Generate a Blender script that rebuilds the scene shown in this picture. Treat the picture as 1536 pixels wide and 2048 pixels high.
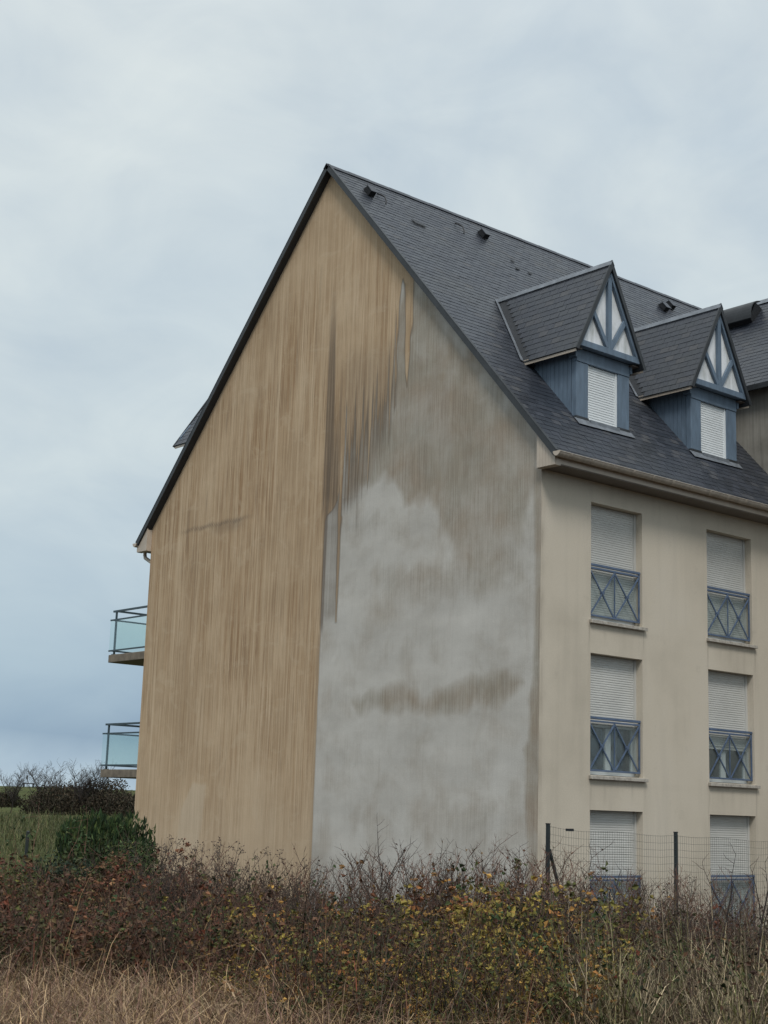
import bpy, math, random
import numpy as np
from mathutils import Matrix, Vector
for o in list(bpy.data.objects): bpy.data.objects.remove(o)
sc = bpy.context.scene
COL = sc.collection
R = math.radians

# ------------------------------------------------------------------ camera
CAM = np.array((17.2407, -18.1229, 1.8315))
RIGHT = Vector((0.65014484, 0.7591342, 0.03204604))
UP = Vector((0.13124598, -0.15374535, 0.97935533))
FWD = Vector((-0.74838905, 0.6325169, 0.19959005))
cd = bpy.data.cameras.new('camera'); cam = bpy.data.objects.new('camera', cd); COL.objects.link(cam)
cd.sensor_fit = 'HORIZONTAL'; cd.sensor_width = 36.0; cd.lens = 2941.976 / 1536 * 36
cd.clip_start = 0.1; cd.clip_end = 6000
m = Matrix.Identity(4)
for i in range(3):
    m[i][0] = RIGHT[i]; m[i][1] = UP[i]; m[i][2] = -FWD[i]; m[i][3] = CAM[i]
cam.matrix_world = m
sc.camera = cam

# ------------------------------------------------------------------ world and sun
SUN_DIR = Vector((0.60, -0.47, 0.92)).normalized()       # towards the sun
world = bpy.data.worlds.new('World'); sc.world = world; world.use_nodes = True
nt = world.node_tree; nt.nodes.clear(); N = nt.nodes.new; L = nt.links.new
out = N('ShaderNodeOutputWorld')
sky = N('ShaderNodeTexSky'); sky.sky_type = 'NISHITA'; sky.sun_disc = False
sky.sun_elevation = math.asin(SUN_DIR.z); sky.sun_rotation = math.atan2(SUN_DIR.x, SUN_DIR.y)
bg1 = N('ShaderNodeBackground'); bg1.inputs[1].default_value = 0.10; L(sky.outputs[0], bg1.inputs[0])
tc = N('ShaderNodeTexCoord')
sep = N('ShaderNodeSeparateXYZ'); L(tc.outputs['Generated'], sep.inputs[0])
mp = N('ShaderNodeMapping'); mp.inputs['Scale'].default_value = (1.0, 1.0, 1.7); L(tc.outputs['Generated'], mp.inputs[0])
n1 = N('ShaderNodeTexNoise'); n1.inputs['Scale'].default_value = 2.6; n1.inputs['Detail'].default_value = 5; n1.inputs['Roughness'].default_value = 0.5
n1.inputs['Distortion'].default_value = 0.3
L(mp.outputs[0], n1.inputs[0])
# elevation, wobbled by the clouds, drives an overcast gradient (darker and bluer low, brighter high)
ad = N('ShaderNodeMath'); ad.operation = 'MULTIPLY_ADD'; L(n1.outputs[0], ad.inputs[0]); ad.inputs[1].default_value = 0.12
L(sep.outputs[2], ad.inputs[2])
rp = N('ShaderNodeValToRGB'); L(ad.outputs[0], rp.inputs[0])
els = rp.color_ramp.elements
stops = [(0.062, (0.43, 0.52, 0.575)), (0.080, (0.36, 0.455, 0.53)), (0.098, (0.235, 0.325, 0.42)), (0.14, (0.295, 0.385, 0.465)), (0.20, (0.41, 0.49, 0.54)), (0.27, (0.505, 0.57, 0.59)), (0.55, (0.515, 0.575, 0.605)), (1.0, (0.84, 0.89, 0.91))]
els[0].position = stops[0][0]; els[0].color = (*stops[0][1], 1)
els[1].position = stops[-1][0]; els[1].color = (*stops[-1][1], 1)
for p, c in stops[1:-1]:
    e = els.new(p); e.color = (*c, 1)
n2 = N('ShaderNodeTexNoise'); n2.inputs['Scale'].default_value = 3.9; n2.inputs['Detail'].default_value = 6; n2.inputs['Distortion'].default_value = 0.6
L(mp.outputs[0], n2.inputs[0])
r2 = N('ShaderNodeValToRGB'); L(n2.outputs[0], r2.inputs[0])
r2.color_ramp.elements[0].position = 0.32; r2.color_ramp.elements[0].color = (0.84, 0.88, 0.935, 1)
r2.color_ramp.elements[1].position = 0.70; r2.color_ramp.elements[1].color = (1.13, 1.10, 1.06, 1)
mx = N('ShaderNodeMix'); mx.data_type = 'RGBA'; mx.blend_type = 'MULTIPLY'; mx.inputs[0].default_value = 1.0
L(rp.outputs[0], mx.inputs[6]); L(r2.outputs[0], mx.inputs[7])
n3 = N('ShaderNodeTexNoise'); n3.inputs['Scale'].default_value = 8.5; n3.inputs['Detail'].default_value = 5; n3.inputs['Roughness'].default_value = 0.55; n3.inputs['Distortion'].default_value = 0.8
L(mp.outputs[0], n3.inputs[0])
r3 = N('ShaderNodeValToRGB'); L(n3.outputs[0], r3.inputs[0])
r3.color_ramp.elements[0].position = 0.34; r3.color_ramp.elements[0].color = (0.94, 0.955, 0.972, 1)
r3.color_ramp.elements[1].position = 0.68; r3.color_ramp.elements[1].color = (1.06, 1.055, 1.04, 1)
mx3 = N('ShaderNodeMix'); mx3.data_type = 'RGBA'; mx3.blend_type = 'MULTIPLY'; mx3.inputs[0].default_value = 1.0
L(mx.outputs[2], mx3.inputs[6]); L(r3.outputs[0], mx3.inputs[7]); mx = mx3
bg2 = N('ShaderNodeBackground'); bg2.inputs[1].default_value = 1.05; L(mx.outputs[2], bg2.inputs[0])
ms = N('ShaderNodeMixShader'); ms.inputs[0].default_value = 0.93
L(bg1.outputs[0], ms.inputs[1]); L(bg2.outputs[0], ms.inputs[2]); L(ms.outputs[0], out.inputs[0])

sd = bpy.data.lights.new('sun', 'SUN'); sd.energy = 1.5; sd.angle = R(17); sd.color = (1.0, 0.965, 0.91)
so = bpy.data.objects.new('sun', sd); COL.objects.link(so)
so.rotation_euler = (-SUN_DIR).to_track_quat('-Z', 'Y').to_euler()
sc.view_settings.view_transform = 'Standard'; sc.view_settings.look = 'None'
sc.view_settings.exposure = 0.24; sc.view_settings.gamma = 1.0; sc.view_settings.use_curve_mapping = False
sc.cycles.max_bounces = 5; sc.cycles.diffuse_bounces = 3; sc.cycles.glossy_bounces = 2; sc.cycles.transmission_bounces = 2; sc.cycles.transparent_max_bounces = 10
sc.render.resolution_x = 768; sc.render.resolution_y = 1024

# ------------------------------------------------------------------ materials
def mat(name):
    mt = bpy.data.materials.new(name); mt.use_nodes = True
    t = mt.node_tree; b = t.nodes['Principled BSDF']
    return mt, t, b
def noise(t, scale, vec=None, detail=4, rough=0.55, sc3=None, dist=0.0):
    n = t.nodes.new('ShaderNodeTexNoise'); n.inputs['Scale'].default_value = scale
    n.inputs['Detail'].default_value = detail; n.inputs['Roughness'].default_value = rough; n.inputs['Distortion'].default_value = dist
    c = t.nodes.new('ShaderNodeTexCoord') if vec is None else None
    v = c.outputs['Object'] if vec is None else vec
    if sc3:
        mpp = t.nodes.new('ShaderNodeMapping'); mpp.inputs['Scale'].default_value = sc3; t.links.new(v, mpp.inputs[0]); v = mpp.outputs[0]
    t.links.new(v, n.inputs[0]); return n.outputs[0]
def ramp(t, fac, stops, mode='LINEAR'):
    r = t.nodes.new('ShaderNodeValToRGB'); r.color_ramp.interpolation = mode; e = r.color_ramp.elements
    def cc(c): return (c, c, c, 1) if not hasattr(c, '__len__') else (*c, 1)
    e[0].position = stops[0][0]; e[0].color = cc(stops[0][1]); e[1].position = stops[-1][0]; e[1].color = cc(stops[-1][1])
    for p, c in stops[1:-1]: q = e.new(p); q.color = cc(c)
    t.links.new(fac, r.inputs[0]); return r.outputs[0]
def mixc(t, fac, a, b, mode='MIX'):
    x = t.nodes.new('ShaderNodeMix'); x.data_type = 'RGBA'; x.blend_type = mode
    for s, v in ((0, fac), (6, a), (7, b)):
        if isinstance(v, (int, float)): x.inputs[s].default_value = v
        elif isinstance(v, tuple): x.inputs[s].default_value = (*v, 1)
        else: t.links.new(v, x.inputs[s])
    return x.outputs[2]
def math_(t, op, a, b=0.0, c=None, clamp=False):
    x = t.nodes.new('ShaderNodeMath'); x.operation = op; x.use_clamp = clamp
    for s, v in ((0, a), (1, b), (2, c)):
        if v is None: continue
        if isinstance(v, (int, float)): x.inputs[s].default_value = v
        else: t.links.new(v, x.inputs[s])
    return x.outputs[0]
def attr(t, name, o='Fac'):
    a = t.nodes.new('ShaderNodeAttribute'); a.attribute_name = name; return a.outputs[o]
def bump(t, b, h, strength=0.3, dist=0.01):
    x = t.nodes.new('ShaderNodeBump'); x.inputs['Strength'].default_value = strength; x.inputs['Distance'].default_value = dist
    t.links.new(h, x.inputs['Height']); t.links.new(x.outputs[0], b.inputs['Normal'])
def simple(name, col, rough=0.6, var=0.12, scale=3.0, sc3=None, metal=0.0, bmp=0.0, dirt=None, spec=None):
    mt, t, b = mat(name)
    n = noise(t, scale, sc3=sc3)
    lo = tuple(c * (1 - var) for c in col) if dirt is None else dirt; hi = tuple(min(1, c * (1 + var)) for c in col)
    t.links.new(ramp(t, n, [(0.3, lo), (0.55, col), (0.75, hi)]), b.inputs['Base Color'])
    b.inputs['Roughness'].default_value = rough; b.inputs['Metallic'].default_value = metal
    if spec is not None: b.inputs['Specular IOR Level'].default_value = spec
    if bmp: bump(t, b, noise(t, 90, detail=3), bmp, 0.004)
    return mt

M = {}
M['zinc'] = simple('zinc_flashing', (0.20, 0.22, 0.245), 0.5, 0.3, 6.0, metal=0.3)
M['blue'] = simple('blue_paint', (0.125, 0.175, 0.235), 0.55, 0.2, 4.0, sc3=(3, 3, 0.7))
M['blue_rail'] = simple('blue_railing_paint', (0.090, 0.130, 0.205), 0.5, 0.25, 9.0)
M['panel'] = simple('white_infill_panel', (0.72, 0.74, 0.76), 0.6, 0.12, 2.6, sc3=(3, 3, 0.8), dirt=(0.46, 0.48, 0.47))
M['shutter'] = simple('roller_shutter_pvc', (0.52, 0.515, 0.485), 0.5, 0.07, 2.0)
M['shutter_white'] = simple('white_roller_shutter', (0.72, 0.75, 0.76), 0.5, 0.05, 2.0)
M['pvc'] = simple('window_frame_pvc', (0.70, 0.72, 0.72), 0.4, 0.06, 3.0)
M['beige_pvc'] = simple('beige_eaves_pvc', (0.50, 0.425, 0.345), 0.45, 0.08, 5.0)
M['gutter'] = simple('beige_gutter', (0.40, 0.345, 0.285), 0.45, 0.2, 5.0, sc3=(1, 2.5, 1))
M['soffit'] = simple('soffit_boards', (0.15, 0.122, 0.100), 0.6, 0.15, 3.0)
M['dark_edge'] = simple('dark_verge_metal', (0.030, 0.034, 0.038), 0.5, 0.3, 4.0)
M['deck'] = simple('roof_underlay', (0.035, 0.038, 0.043), 0.8, 0.2, 4.0)
M['sill'] = simple('window_sill_concrete', (0.42, 0.39, 0.34), 0.8, 0.2, 14.0, bmp=0.3, dirt=(0.24, 0.21, 0.18))
M['slab'] = simple('balcony_concrete', (0.20, 0.165, 0.125), 0.85, 0.35, 5.0, bmp=0.4)
M['rail_dark'] = simple('balcony_rail_metal', (0.045, 0.072, 0.088), 0.45, 0.15, 5.0)
M['black'] = simple('black_metal', (0.012, 0.013, 0.015), 0.5, 0.2, 5.0)
M['wire'] = simple('green_coated_wire', (0.055, 0.062, 0.055), 0.5, 0.2, 5.0)
M['post'] = simple('dark_green_post', (0.018, 0.024, 0.024), 0.5, 0.3, 5.0)
M['room'] = simple('dim_room', (0.06, 0.06, 0.06), 0.9, 0.2, 1.0)
M['curtain'] = simple('net_curtain', (0.30, 0.30, 0.30), 0.9, 0.2, 12.0, sc3=(1, 3, 0.1))

def veg_mat(name, rough=0.75):
    mt, t, b = mat(name)
    c = attr(t, 'Col', 'Color')
    t.links.new(mixc(t, 1.0, c, ramp(t, noise(t, 9, detail=3), [(0.3, 0.72), (0.7, 1.25)]), 'MULTIPLY'), b.inputs['Base Color'])
    b.inputs['Roughness'].default_value = rough; b.inputs['Specular IOR Level'].default_value = 0.25
    return mt
M['veg'] = veg_mat('plant_matter')

def slate_mat():
    mt, t, b = mat('slate')
    oi = t.nodes.new('ShaderNodeObjectInfo')
    r = math_(t, 'FRACT', math_(t, 'ADD', attr(t, 'rnd'), oi.outputs['Random']))
    base = ramp(t, r, [(0.0, (0.023, 0.027, 0.036)), (0.5, (0.028, 0.033, 0.044)), (0.88, (0.035, 0.040, 0.053)), (1.0, (0.060, 0.061, 0.066))])
    geo = t.nodes.new('ShaderNodeNewGeometry')
    n = noise(t, 0.55, vec=geo.outputs['Position'], detail=4, rough=0.65)
    lich = ramp(t, n, [(0.5, 0.0), (0.78, 1.0)])
    base = mixc(t, math_(t, 'MULTIPLY', lich, 0.30), base, (0.066, 0.064, 0.046))
    fine = ramp(t, noise(t, 14, vec=geo.outputs['Position'], detail=4), [(0.25, 0.75), (0.75, 1.2)])
    t.links.new(mixc(t, 1.0, base, fine, 'MULTIPLY'), b.inputs['Base Color'])
    t.links.new(ramp(t, r, [(0, 0.36), (1, 0.50)]), b.inputs['Roughness'])
    bump(t, b, noise(t, 45, vec=geo.outputs['Position'], detail=3), 0.25, 0.004)
    return mt
M['slate'] = slate_mat()

def facade_mat():
    mt, t, b = mat('beige_render')
    base = ramp(t, noise(t, 0.5, detail=5, rough=0.55), [(0.3, (0.49, 0.435, 0.352)), (0.5, (0.565, 0.503, 0.41)), (0.7, (0.59, 0.53, 0.44))])
    run = ramp(t, noise(t, 1.0, sc3=(3.5, 3.5, 0.35), detail=5), [(0.5, 1.0), (0.75, 0.91)])
    base = mixc(t, 1.0, base, run, 'MULTIPLY')
    spot = ramp(t, noise(t, 2.2, detail=8, rough=0.7), [(0.6, 1.0), (0.75, 0.86)])
    base = mixc(t, 1.0, base, spot, 'MULTIPLY')
    base = mixc(t, math_(t, 'MULTIPLY', attr(t, 'dirt'), ramp(t, noise(t, 1.0, sc3=(1, 24, 1.2), detail=3), [(0.35, 0.35), (0.62, 1.0)])), base, (0.20, 0.165, 0.125))
    g = ramp(t, noise(t, 55, detail=4, rough=0.7), [(0.3, 0.89), (0.7, 1.10)])
    t.links.new(mixc(t, 1.0, base, g, 'MULTIPLY'), b.inputs['Base Color'])
    b.inputs['Roughness'].default_value = 0.9; b.inputs['Specular IOR Level'].default_value = 0.2
    bump(t, b, noise(t, 160, detail=3), 0.35, 0.004)
    return mt
M['facade'] = facade_mat()
def wing_mat():
    mt, t, b = mat('weathered_grey_render')
    base = ramp(t, noise(t, 0.9, detail=6, rough=0.62), [(0.3, (0.18, 0.17, 0.145)), (0.5, (0.29, 0.275, 0.24)), (0.7, (0.36, 0.345, 0.305))])
    st = ramp(t, noise(t, 1.0, sc3=(14, 14, 0.6), detail=4), [(0.45, 1.0), (0.65, 0.75)])
    t.links.new(mixc(t, 1.0, base, st, 'MULTIPLY'), b.inputs['Base Color']); b.inputs['Roughness'].default_value = 0.9
    bump(t, b, noise(t, 120, detail=3), 0.3, 0.004)
    return mt
M['gable_wing'] = wing_mat()

def gable_mat():
    mt, t, b = mat('stained_gable_render')
    co = t.nodes.new('ShaderNodeTexCoord').outputs['Object']
    grey, damp, moist, streak, pale = (attr(t, a) for a in ('grey', 'damp', 'moist', 'streak', 'pale'))
    # old tan coating with long run marks
    tan = ramp(t, noise(t, 0.7, co, 4, 0.6), [(0.3, (0.51, 0.375, 0.242)), (0.55, (0.58, 0.435, 0.288)), (0.75, (0.62, 0.48, 0.33))])
    f1 = noise(t, 1.0, co, 4, 0.62, sc3=(5.0, 1, 0.22)); f2 = noise(t, 1.0, co, 4, 0.68, sc3=(21, 1, 0.42)); f3 = noise(t, 1.0, co, 2, 0.6, sc3=(60, 1, 0.9))
    s1 = ramp(t, f1, [(0.43, 0.0), (0.58, 1.0)]); s2 = ramp(t, f2, [(0.47, 0.0), (0.57, 1.0)]); s3 = ramp(t, f3, [(0.50, 0.0), (0.60, 1.0)])
    blot = ramp(t, noise(t, 0.8, co, 4, 0.65, sc3=(1, 1, 0.6)), [(0.34, 0.34), (0.56, 1.0)])
    streak = math_(t, 'MULTIPLY', streak, blot)
    tan = mixc(t, math_(t, 'MULTIPLY', s1, math_(t, 'MULTIPLY', streak, 0.62)), tan, (0.385, 0.252, 0.138))
    tan = mixc(t, math_(t, 'MULTIPLY', s2, math_(t, 'MULTIPLY', streak, 0.72)), tan, (0.295, 0.172, 0.086))
    tan = mixc(t, math_(t, 'MULTIPLY', s3, math_(t, 'ADD', math_(t, 'MULTIPLY', streak, 0.42), 0.14)), tan, (0.20, 0.130, 0.080))
    tan = mixc(t, math_(t, 'MULTIPLY', ramp(t, noise(t, 0.5, co, 5, 0.6, sc3=(1, 1, 0.7)), [(0.47, 0.0), (0.68, 1.0)]), 0.38), tan, (0.38, 0.275, 0.175))
    lt = ramp(t, noise(t, 1.0, co, 3, 0.6, sc3=(12, 1, 0.06)), [(0.54, 0.0), (0.64, 1.0)])
    tan = mixc(t, math_(t, 'MULTIPLY', lt, 0.50), tan, (0.62, 0.475, 0.32))
    pt = ramp(t, noise(t, 1.3, co, 6, 0.68, sc3=(1.0, 1, 1.4), dist=1.2), [(0.56, 0.0), (0.64, 1.0)])
    tan = mixc(t, math_(t, 'MULTIPLY', pt, 0.22), tan, (0.60, 0.48, 0.34))
    tan = mixc(t, math_(t, 'MULTIPLY', pale, 0.6), tan, (0.58, 0.475, 0.35))
    # grey cement side
    gr = ramp(t, noise(t, 0.8, co, 5, 0.6), [(0.28, (0.495, 0.467, 0.42)), (0.5, (0.57, 0.543, 0.495)), (0.72, (0.62, 0.595, 0.548))])
    hl = ramp(t, noise(t, 1.0, co, 5, 0.6, sc3=(0.45, 1, 1.3)), [(0.38, 1.0), (0.68, 0.84)])
    gr = mixc(t, 1.0, gr, hl, 'MULTIPLY')
    wn = math_(t, 'SUBTRACT', noise(t, 1.3, co, 6, 0.62, sc3=(1, 1, 0.8), dist=0.4), 0.5)
    w = math_(t, 'ADD', moist, math_(t, 'MULTIPLY', wn, 1.15))
    wet = ramp(t, w, [(0.28, 0.0), (0.95, 1.0)])
    wcol = mixc(t, ramp(t, noise(t, 0.8, co, 3), [(0.38, 0.0), (0.62, 1.0)]), (0.35, 0.280, 0.208), (0.325, 0.290, 0.228))
    gr = mixc(t, math_(t, 'MULTIPLY', wet, 0.88), gr, wcol)
    gr = mixc(t, math_(t, 'MULTIPLY', s3, math_(t, 'ADD', math_(t, 'MULTIPLY', wet, 0.34), 0.05)), gr, (0.17, 0.135, 0.105))
    gr = mixc(t, math_(t, 'MULTIPLY', s2, math_(t, 'ADD', math_(t, 'MULTIPLY', wet, 0.16), 0.02)), gr, (0.19, 0.155, 0.12))
    fn = math_(t, 'SUBTRACT', noise(t, 1.0, co, 3, 0.55, sc3=(13, 1, 0.12)), 0.5)
    ge = math_(t, 'ADD', grey, math_(t, 'MULTIPLY', math_(t, 'SUBTRACT', noise(t, 1.0, co, 3, 0.6, sc3=(26, 1, 2.0)), 0.5), 0.6))
    ge = math_(t, 'ADD', ge, math_(t, 'MULTIPLY', fn, math_(t, 'MULTIPLY', attr(t, 'finger'), 4.4)))
    g2 = ramp(t, ge, [(0.40, 0.0), (0.64, 1.0)])
    c = mixc(t, g2, tan, gr)
    # dark rim where the coating ends
    rim = ramp(t, ge, [(0.20, 0.0), (0.48, 1.0), (0.62, 1.0), (0.95, 0.0)])
    c = mixc(t, math_(t, 'MULTIPLY', math_(t, 'MULTIPLY', rim, 0.55), attr(t, 'rim')), c, (0.13, 0.105, 0.08))
    # brown soaked runs
    dn = math_(t, 'MULTIPLY', damp, ramp(t, noise(t, 1.0, co, 4, 0.6, sc3=(16, 1, 0.22)), [(0.30, 0.45), (0.58, 1.0)]))
    c = mixc(t, dn, c, (0.135, 0.102, 0.076))
    c = mixc(t, math_(t, 'MULTIPLY', attr(t, 'crack'), 0.75), c, (0.09, 0.075, 0.065))
    g = ramp(t, noise(t, 55, co, 4, 0.7), [(0.3, 0.86), (0.7, 1.12)])
    t.links.new(mixc(t, 1.0, c, g, 'MULTIPLY'), b.inputs['Base Color'])
    b.inputs['Roughness'].default_value = 0.9; b.inputs['Specular IOR Level'].default_value = 0.2
    hb = math_(t, 'ADD', noise(t, 150, co, 3), math_(t, 'MULTIPLY', noise(t, 1.4, co, 3), 6.0))
    bump(t, b, hb, 0.3, 0.006)
    return mt
M['gable'] = gable_mat()

def glass_mat(name, tint, refl, rough=0.03):
    mt, t, b = mat(name); t.nodes.remove(b)
    o = t.nodes['Material Output']
    tr = t.nodes.new('ShaderNodeBsdfTransparent'); tr.inputs[0].default_value = (*tint, 1)
    gl = t.nodes.new('ShaderNodeBsdfGlossy'); gl.inputs['Roughness'].default_value = rough; gl.inputs[0].default_value = (0.9, 0.95, 0.95, 1)
    fr = t.nodes.new('ShaderNodeLayerWeight'); fr.inputs[0].default_value = 0.5
    f = math_(t, 'MULTIPLY_ADD', math_(t, 'POWER', fr.outputs['Facing'], 4.0), 0.8 * refl, 0.04 * refl, clamp=True)
    mxs = t.nodes.new('ShaderNodeMixShader'); t.links.new(f, mxs.inputs[0]); t.links.new(tr.outputs[0], mxs.inputs[1]); t.links.new(gl.outputs[0], mxs.inputs[2])
    t.links.new(mxs.outputs[0], o.inputs[0]); return mt
M['glass'] = glass_mat('balcony_glass', (0.945, 0.985, 0.965), 1.0)
M['window_glass'] = glass_mat('window_glass', (0.88, 0.90, 0.90), 1.4)
def frosted():
    mt, t, b = mat('dusty_rail_glass'); o = t.nodes['Material Output']
    b.inputs['Base Color'].default_value = (0.36, 0.40, 0.40, 1); b.inputs['Roughness'].default_value = 0.25
    tr = t.nodes.new('ShaderNodeBsdfTransparent'); tr.inputs[0].default_value = (0.93, 0.955, 0.955, 1)
    mxs = t.nodes.new('ShaderNodeMixShader'); mxs.inputs[0].default_value = 0.13
    t.links.new(tr.outputs[0], mxs.inputs[1]); t.links.new(b.outputs[0], mxs.inputs[2]); t.links.new(mxs.outputs[0], o.inputs[0])
    return mt
M['rail_glass'] = frosted()

def ground_mat():
    mt, t, b = mat('meadow_ground')
    geo = t.nodes.new('ShaderNodeNewGeometry').outputs['Position']
    gcol = ramp(t, noise(t, 0.12, geo, 8, 0.65), [(0.3, (0.048, 0.052, 0.022)), (0.5, (0.075, 0.088, 0.030)), (0.7, (0.105, 0.105, 0.042))])
    f = ramp(t, noise(t, 2.5, geo, 6, 0.7), [(0.3, 0.6), (0.7, 1.3)])
    gcol = mixc(t, 1.0, gcol, f, 'MULTIPLY')
    soil = ramp(t, noise(t, 3.0, geo, 8, 0.7), [(0.3, (0.030, 0.024, 0.017)), (0.7, (0.085, 0.062, 0.040))])
    t.links.new(mixc(t, attr(t, 'meadow'), soil, gcol), b.inputs['Base Color'])
    b.inputs['Roughness'].default_value = 0.95; b.inputs['Specular IOR Level'].default_value = 0.1
    bump(t, b, noise(t, 4, geo, 8, 0.7), 0.8, 0.15)
    return mt
M['ground'] = ground_mat()

# ------------------------------------------------------------------ mesh helpers
def tag(o, label=None, cat=None, group=None, kind=None):
    if label: o['label'] = label
    if cat: o['category'] = cat
    if group: o['group'] = group
    if kind: o['kind'] = kind
    return o
def link(o, parent=None):
    COL.objects.link(o)
    if parent is not None: o.parent = parent
    return o
def empty(name, loc=(0, 0, 0)):
    o = bpy.data.objects.new(name, None); o.location = loc; o.empty_display_size = 0.3
    return link(o)
def np_mesh(name, V, F, material, col=None, rnd=None, attrs=None, smooth=False):
    V = np.asarray(V, np.float32); F = np.asarray(F, np.int32); k = F.shape[1]
    me = bpy.data.meshes.new(name)
    me.vertices.add(len(V)); me.vertices.foreach_set('co', V.ravel())
    me.loops.add(F.size); me.loops.foreach_set('vertex_index', F.ravel())
    me.polygons.add(len(F)); me.polygons.foreach_set('loop_start', np.arange(0, F.size, k, dtype=np.int32))
    me.polygons.foreach_set('loop_total', np.full(len(F), k, np.int32))
    me.update(calc_edges=True)
    if col is not None:
        a = me.color_attributes.new('Col', 'FLOAT_COLOR', 'POINT')
        a.data.foreach_set('color', np.concatenate([np.asarray(col, np.float32), np.ones((len(V), 1), np.float32)], 1).ravel())
    for nm, v in ({'rnd': rnd} if rnd is not None else {}).items():
        a = me.attributes.new(nm, 'FLOAT', 'POINT'); a.data.foreach_set('value', np.asarray(v, np.float32))
    for nm, v in (attrs or {}).items():
        a = me.attributes.new(nm, 'FLOAT', 'POINT'); a.data.foreach_set('value', np.asarray(v, np.float32))
    me.materials.append(material)
    me.polygons.foreach_set('use_smooth', np.full(len(F), smooth, bool))
    return me
class MB:
    def __init__(s): s.v = []; s.f = []
    def hexa(s, c):                                  # eight corners: bottom ring then top ring
        n = len(s.v); s.v += [tuple(p) for p in c]
        s.f += [(n+3, n+2, n+1, n), (n+4, n+5, n+6, n+7)] + [(n+i, n+(i+1) % 4, n+4+(i+1) % 4, n+4+i) for i in range(4)]
        return s
    def box(s, x0, x1, y0, y1, z0, z1):
        return s.hexa([(x0, y0, z0), (x1, y0, z0), (x1, y1, z0), (x0, y1, z0), (x0, y0, z1), (x1, y0, z1), (x1, y1, z1), (x0, y1, z1)])
    def bar(s, a, b, w, d, side):                    # rectangular bar a->b; side = direction of its width w; d = depth along the third axis
        a, b, side = Vector(a), Vector(b), Vector(side); ax = (b - a).normalized()
        side = (side - ax * side.dot(ax)).normalized(); th = ax.cross(side)
        sw, td = side * w / 2, th * d / 2
        return s.hexa([a-sw-td, a+sw-td, a+sw+td, a-sw+td, b-sw-td, b+sw-td, b+sw+td, b-sw+td])
    def tube(s, pts, r, n=8, cap=True):
        pts = [Vector(p) for p in pts]; rings = []
        for i, p in enumerate(pts):
            d = (pts[min(i+1, len(pts)-1)] - pts[max(i-1, 0)]).normalized()
            u = d.orthogonal().normalized() if i == 0 else (pu - d * pu.dot(d)).normalized(); pu = u; w = d.cross(u)
            rr = r[i] if hasattr(r, '__len__') else r
            rings.append(len(s.v)); s.v += [tuple(p + (u * math.cos(2*math.pi*k/n) + w * math.sin(2*math.pi*k/n)) * rr) for k in range(n)]
        for a, b in zip(rings, rings[1:]):
            s.f += [(a+k, a+(k+1) % n, b+(k+1) % n, b+k) for k in range(n)]
        if cap: s.f += [tuple(range(rings[0]+n-1, rings[0]-1, -1)), tuple(range(rings[-1], rings[-1]+n))]
        return s
    def prism(s, poly, off):                         # polygon extruded by a vector
        n = len(s.v); k = len(poly); off = Vector(off)
        s.v += [tuple(p) for p in poly] + [tuple(Vector(p) + off) for p in poly]
        s.f += [tuple(range(n+k-1, n-1, -1)), tuple(range(n+k, n+2*k))] + [(n+i, n+(i+1) % k, n+k+(i+1) % k, n+k+i) for i in range(k)]
        return s
    def quad(s, *p):
        n = len(s.v); s.v += [tuple(q) for q in p]; s.f.append(tuple(range(n, n+len(p)))); return s
    def build(s, name, m, parent=None, bevel=0.0, smooth=False):
        me = bpy.data.meshes.new(name); me.from_pydata(s.v, [], s.f); me.materials.append(M[m])
        if smooth: me.polygons.foreach_set('use_smooth', np.ones(len(me.polygons), bool))
        o = link(bpy.data.objects.new(name, me), parent)
        if bevel:
            bv = o.modifiers.new('bevel', 'BEVEL'); bv.width = bevel; bv.segments = 2; bv.limit_method = 'ANGLE'
        return o

# ------------------------------------------------------------------ ground
rng = np.random.default_rng(7)
FIELD = np.array((-0.892, 0.452))
def height(x, y):
    x = np.asarray(x, float); y = np.asarray(y, float)
    s = (x - CAM[0]) * FIELD[0] + (y - CAM[1]) * FIELD[1]
    h = np.interp(s, [-400, 0, 12, 20, 34, 60, 110, 150, 175, 230, 500, 3000], [0.1, 0.1, 0.0, -0.12, -0.25, 0.1, 1.0, 2.75, 3.35, 2.6, -2, -30])
    return h + 0.05 * np.sin(x * 0.9 + 1.3) * np.cos(y * 0.8) + 0.06 * np.sin(x * 0.31 - y * 0.27)
def axis_pts(c, near, far):
    a = np.concatenate([np.arange(0, near, 0.6), near * (far / near) ** np.linspace(0, 1, 60)])
    return np.unique(np.concatenate([c - a, c + a]))
gx_, gy_ = axis_pts(0, 45, 3000), axis_pts(-5, 45, 3000)
GX, GY = np.meshgrid(gx_, gy_, indexing='ij'); GZ = height(GX, GY)
nx, ny = GX.shape; idx = np.arange(nx * ny).reshape(nx, ny)
F = np.stack([idx[:-1, :-1], idx[1:, :-1], idx[1:, 1:], idx[:-1, 1:]], -1).reshape(-1, 4)
S_ = (GX - CAM[0]) * FIELD[0] + (GY - CAM[1]) * FIELD[1]
g = link(bpy.data.objects.new('ground', np_mesh('ground', np.stack([GX, GY, GZ], -1).reshape(-1, 3), F, M['ground'], attrs={'meadow': np.clip((S_ - 32) / 8, 0, 1).ravel()}, smooth=True)))
tag(g, kind='structure')

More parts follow.
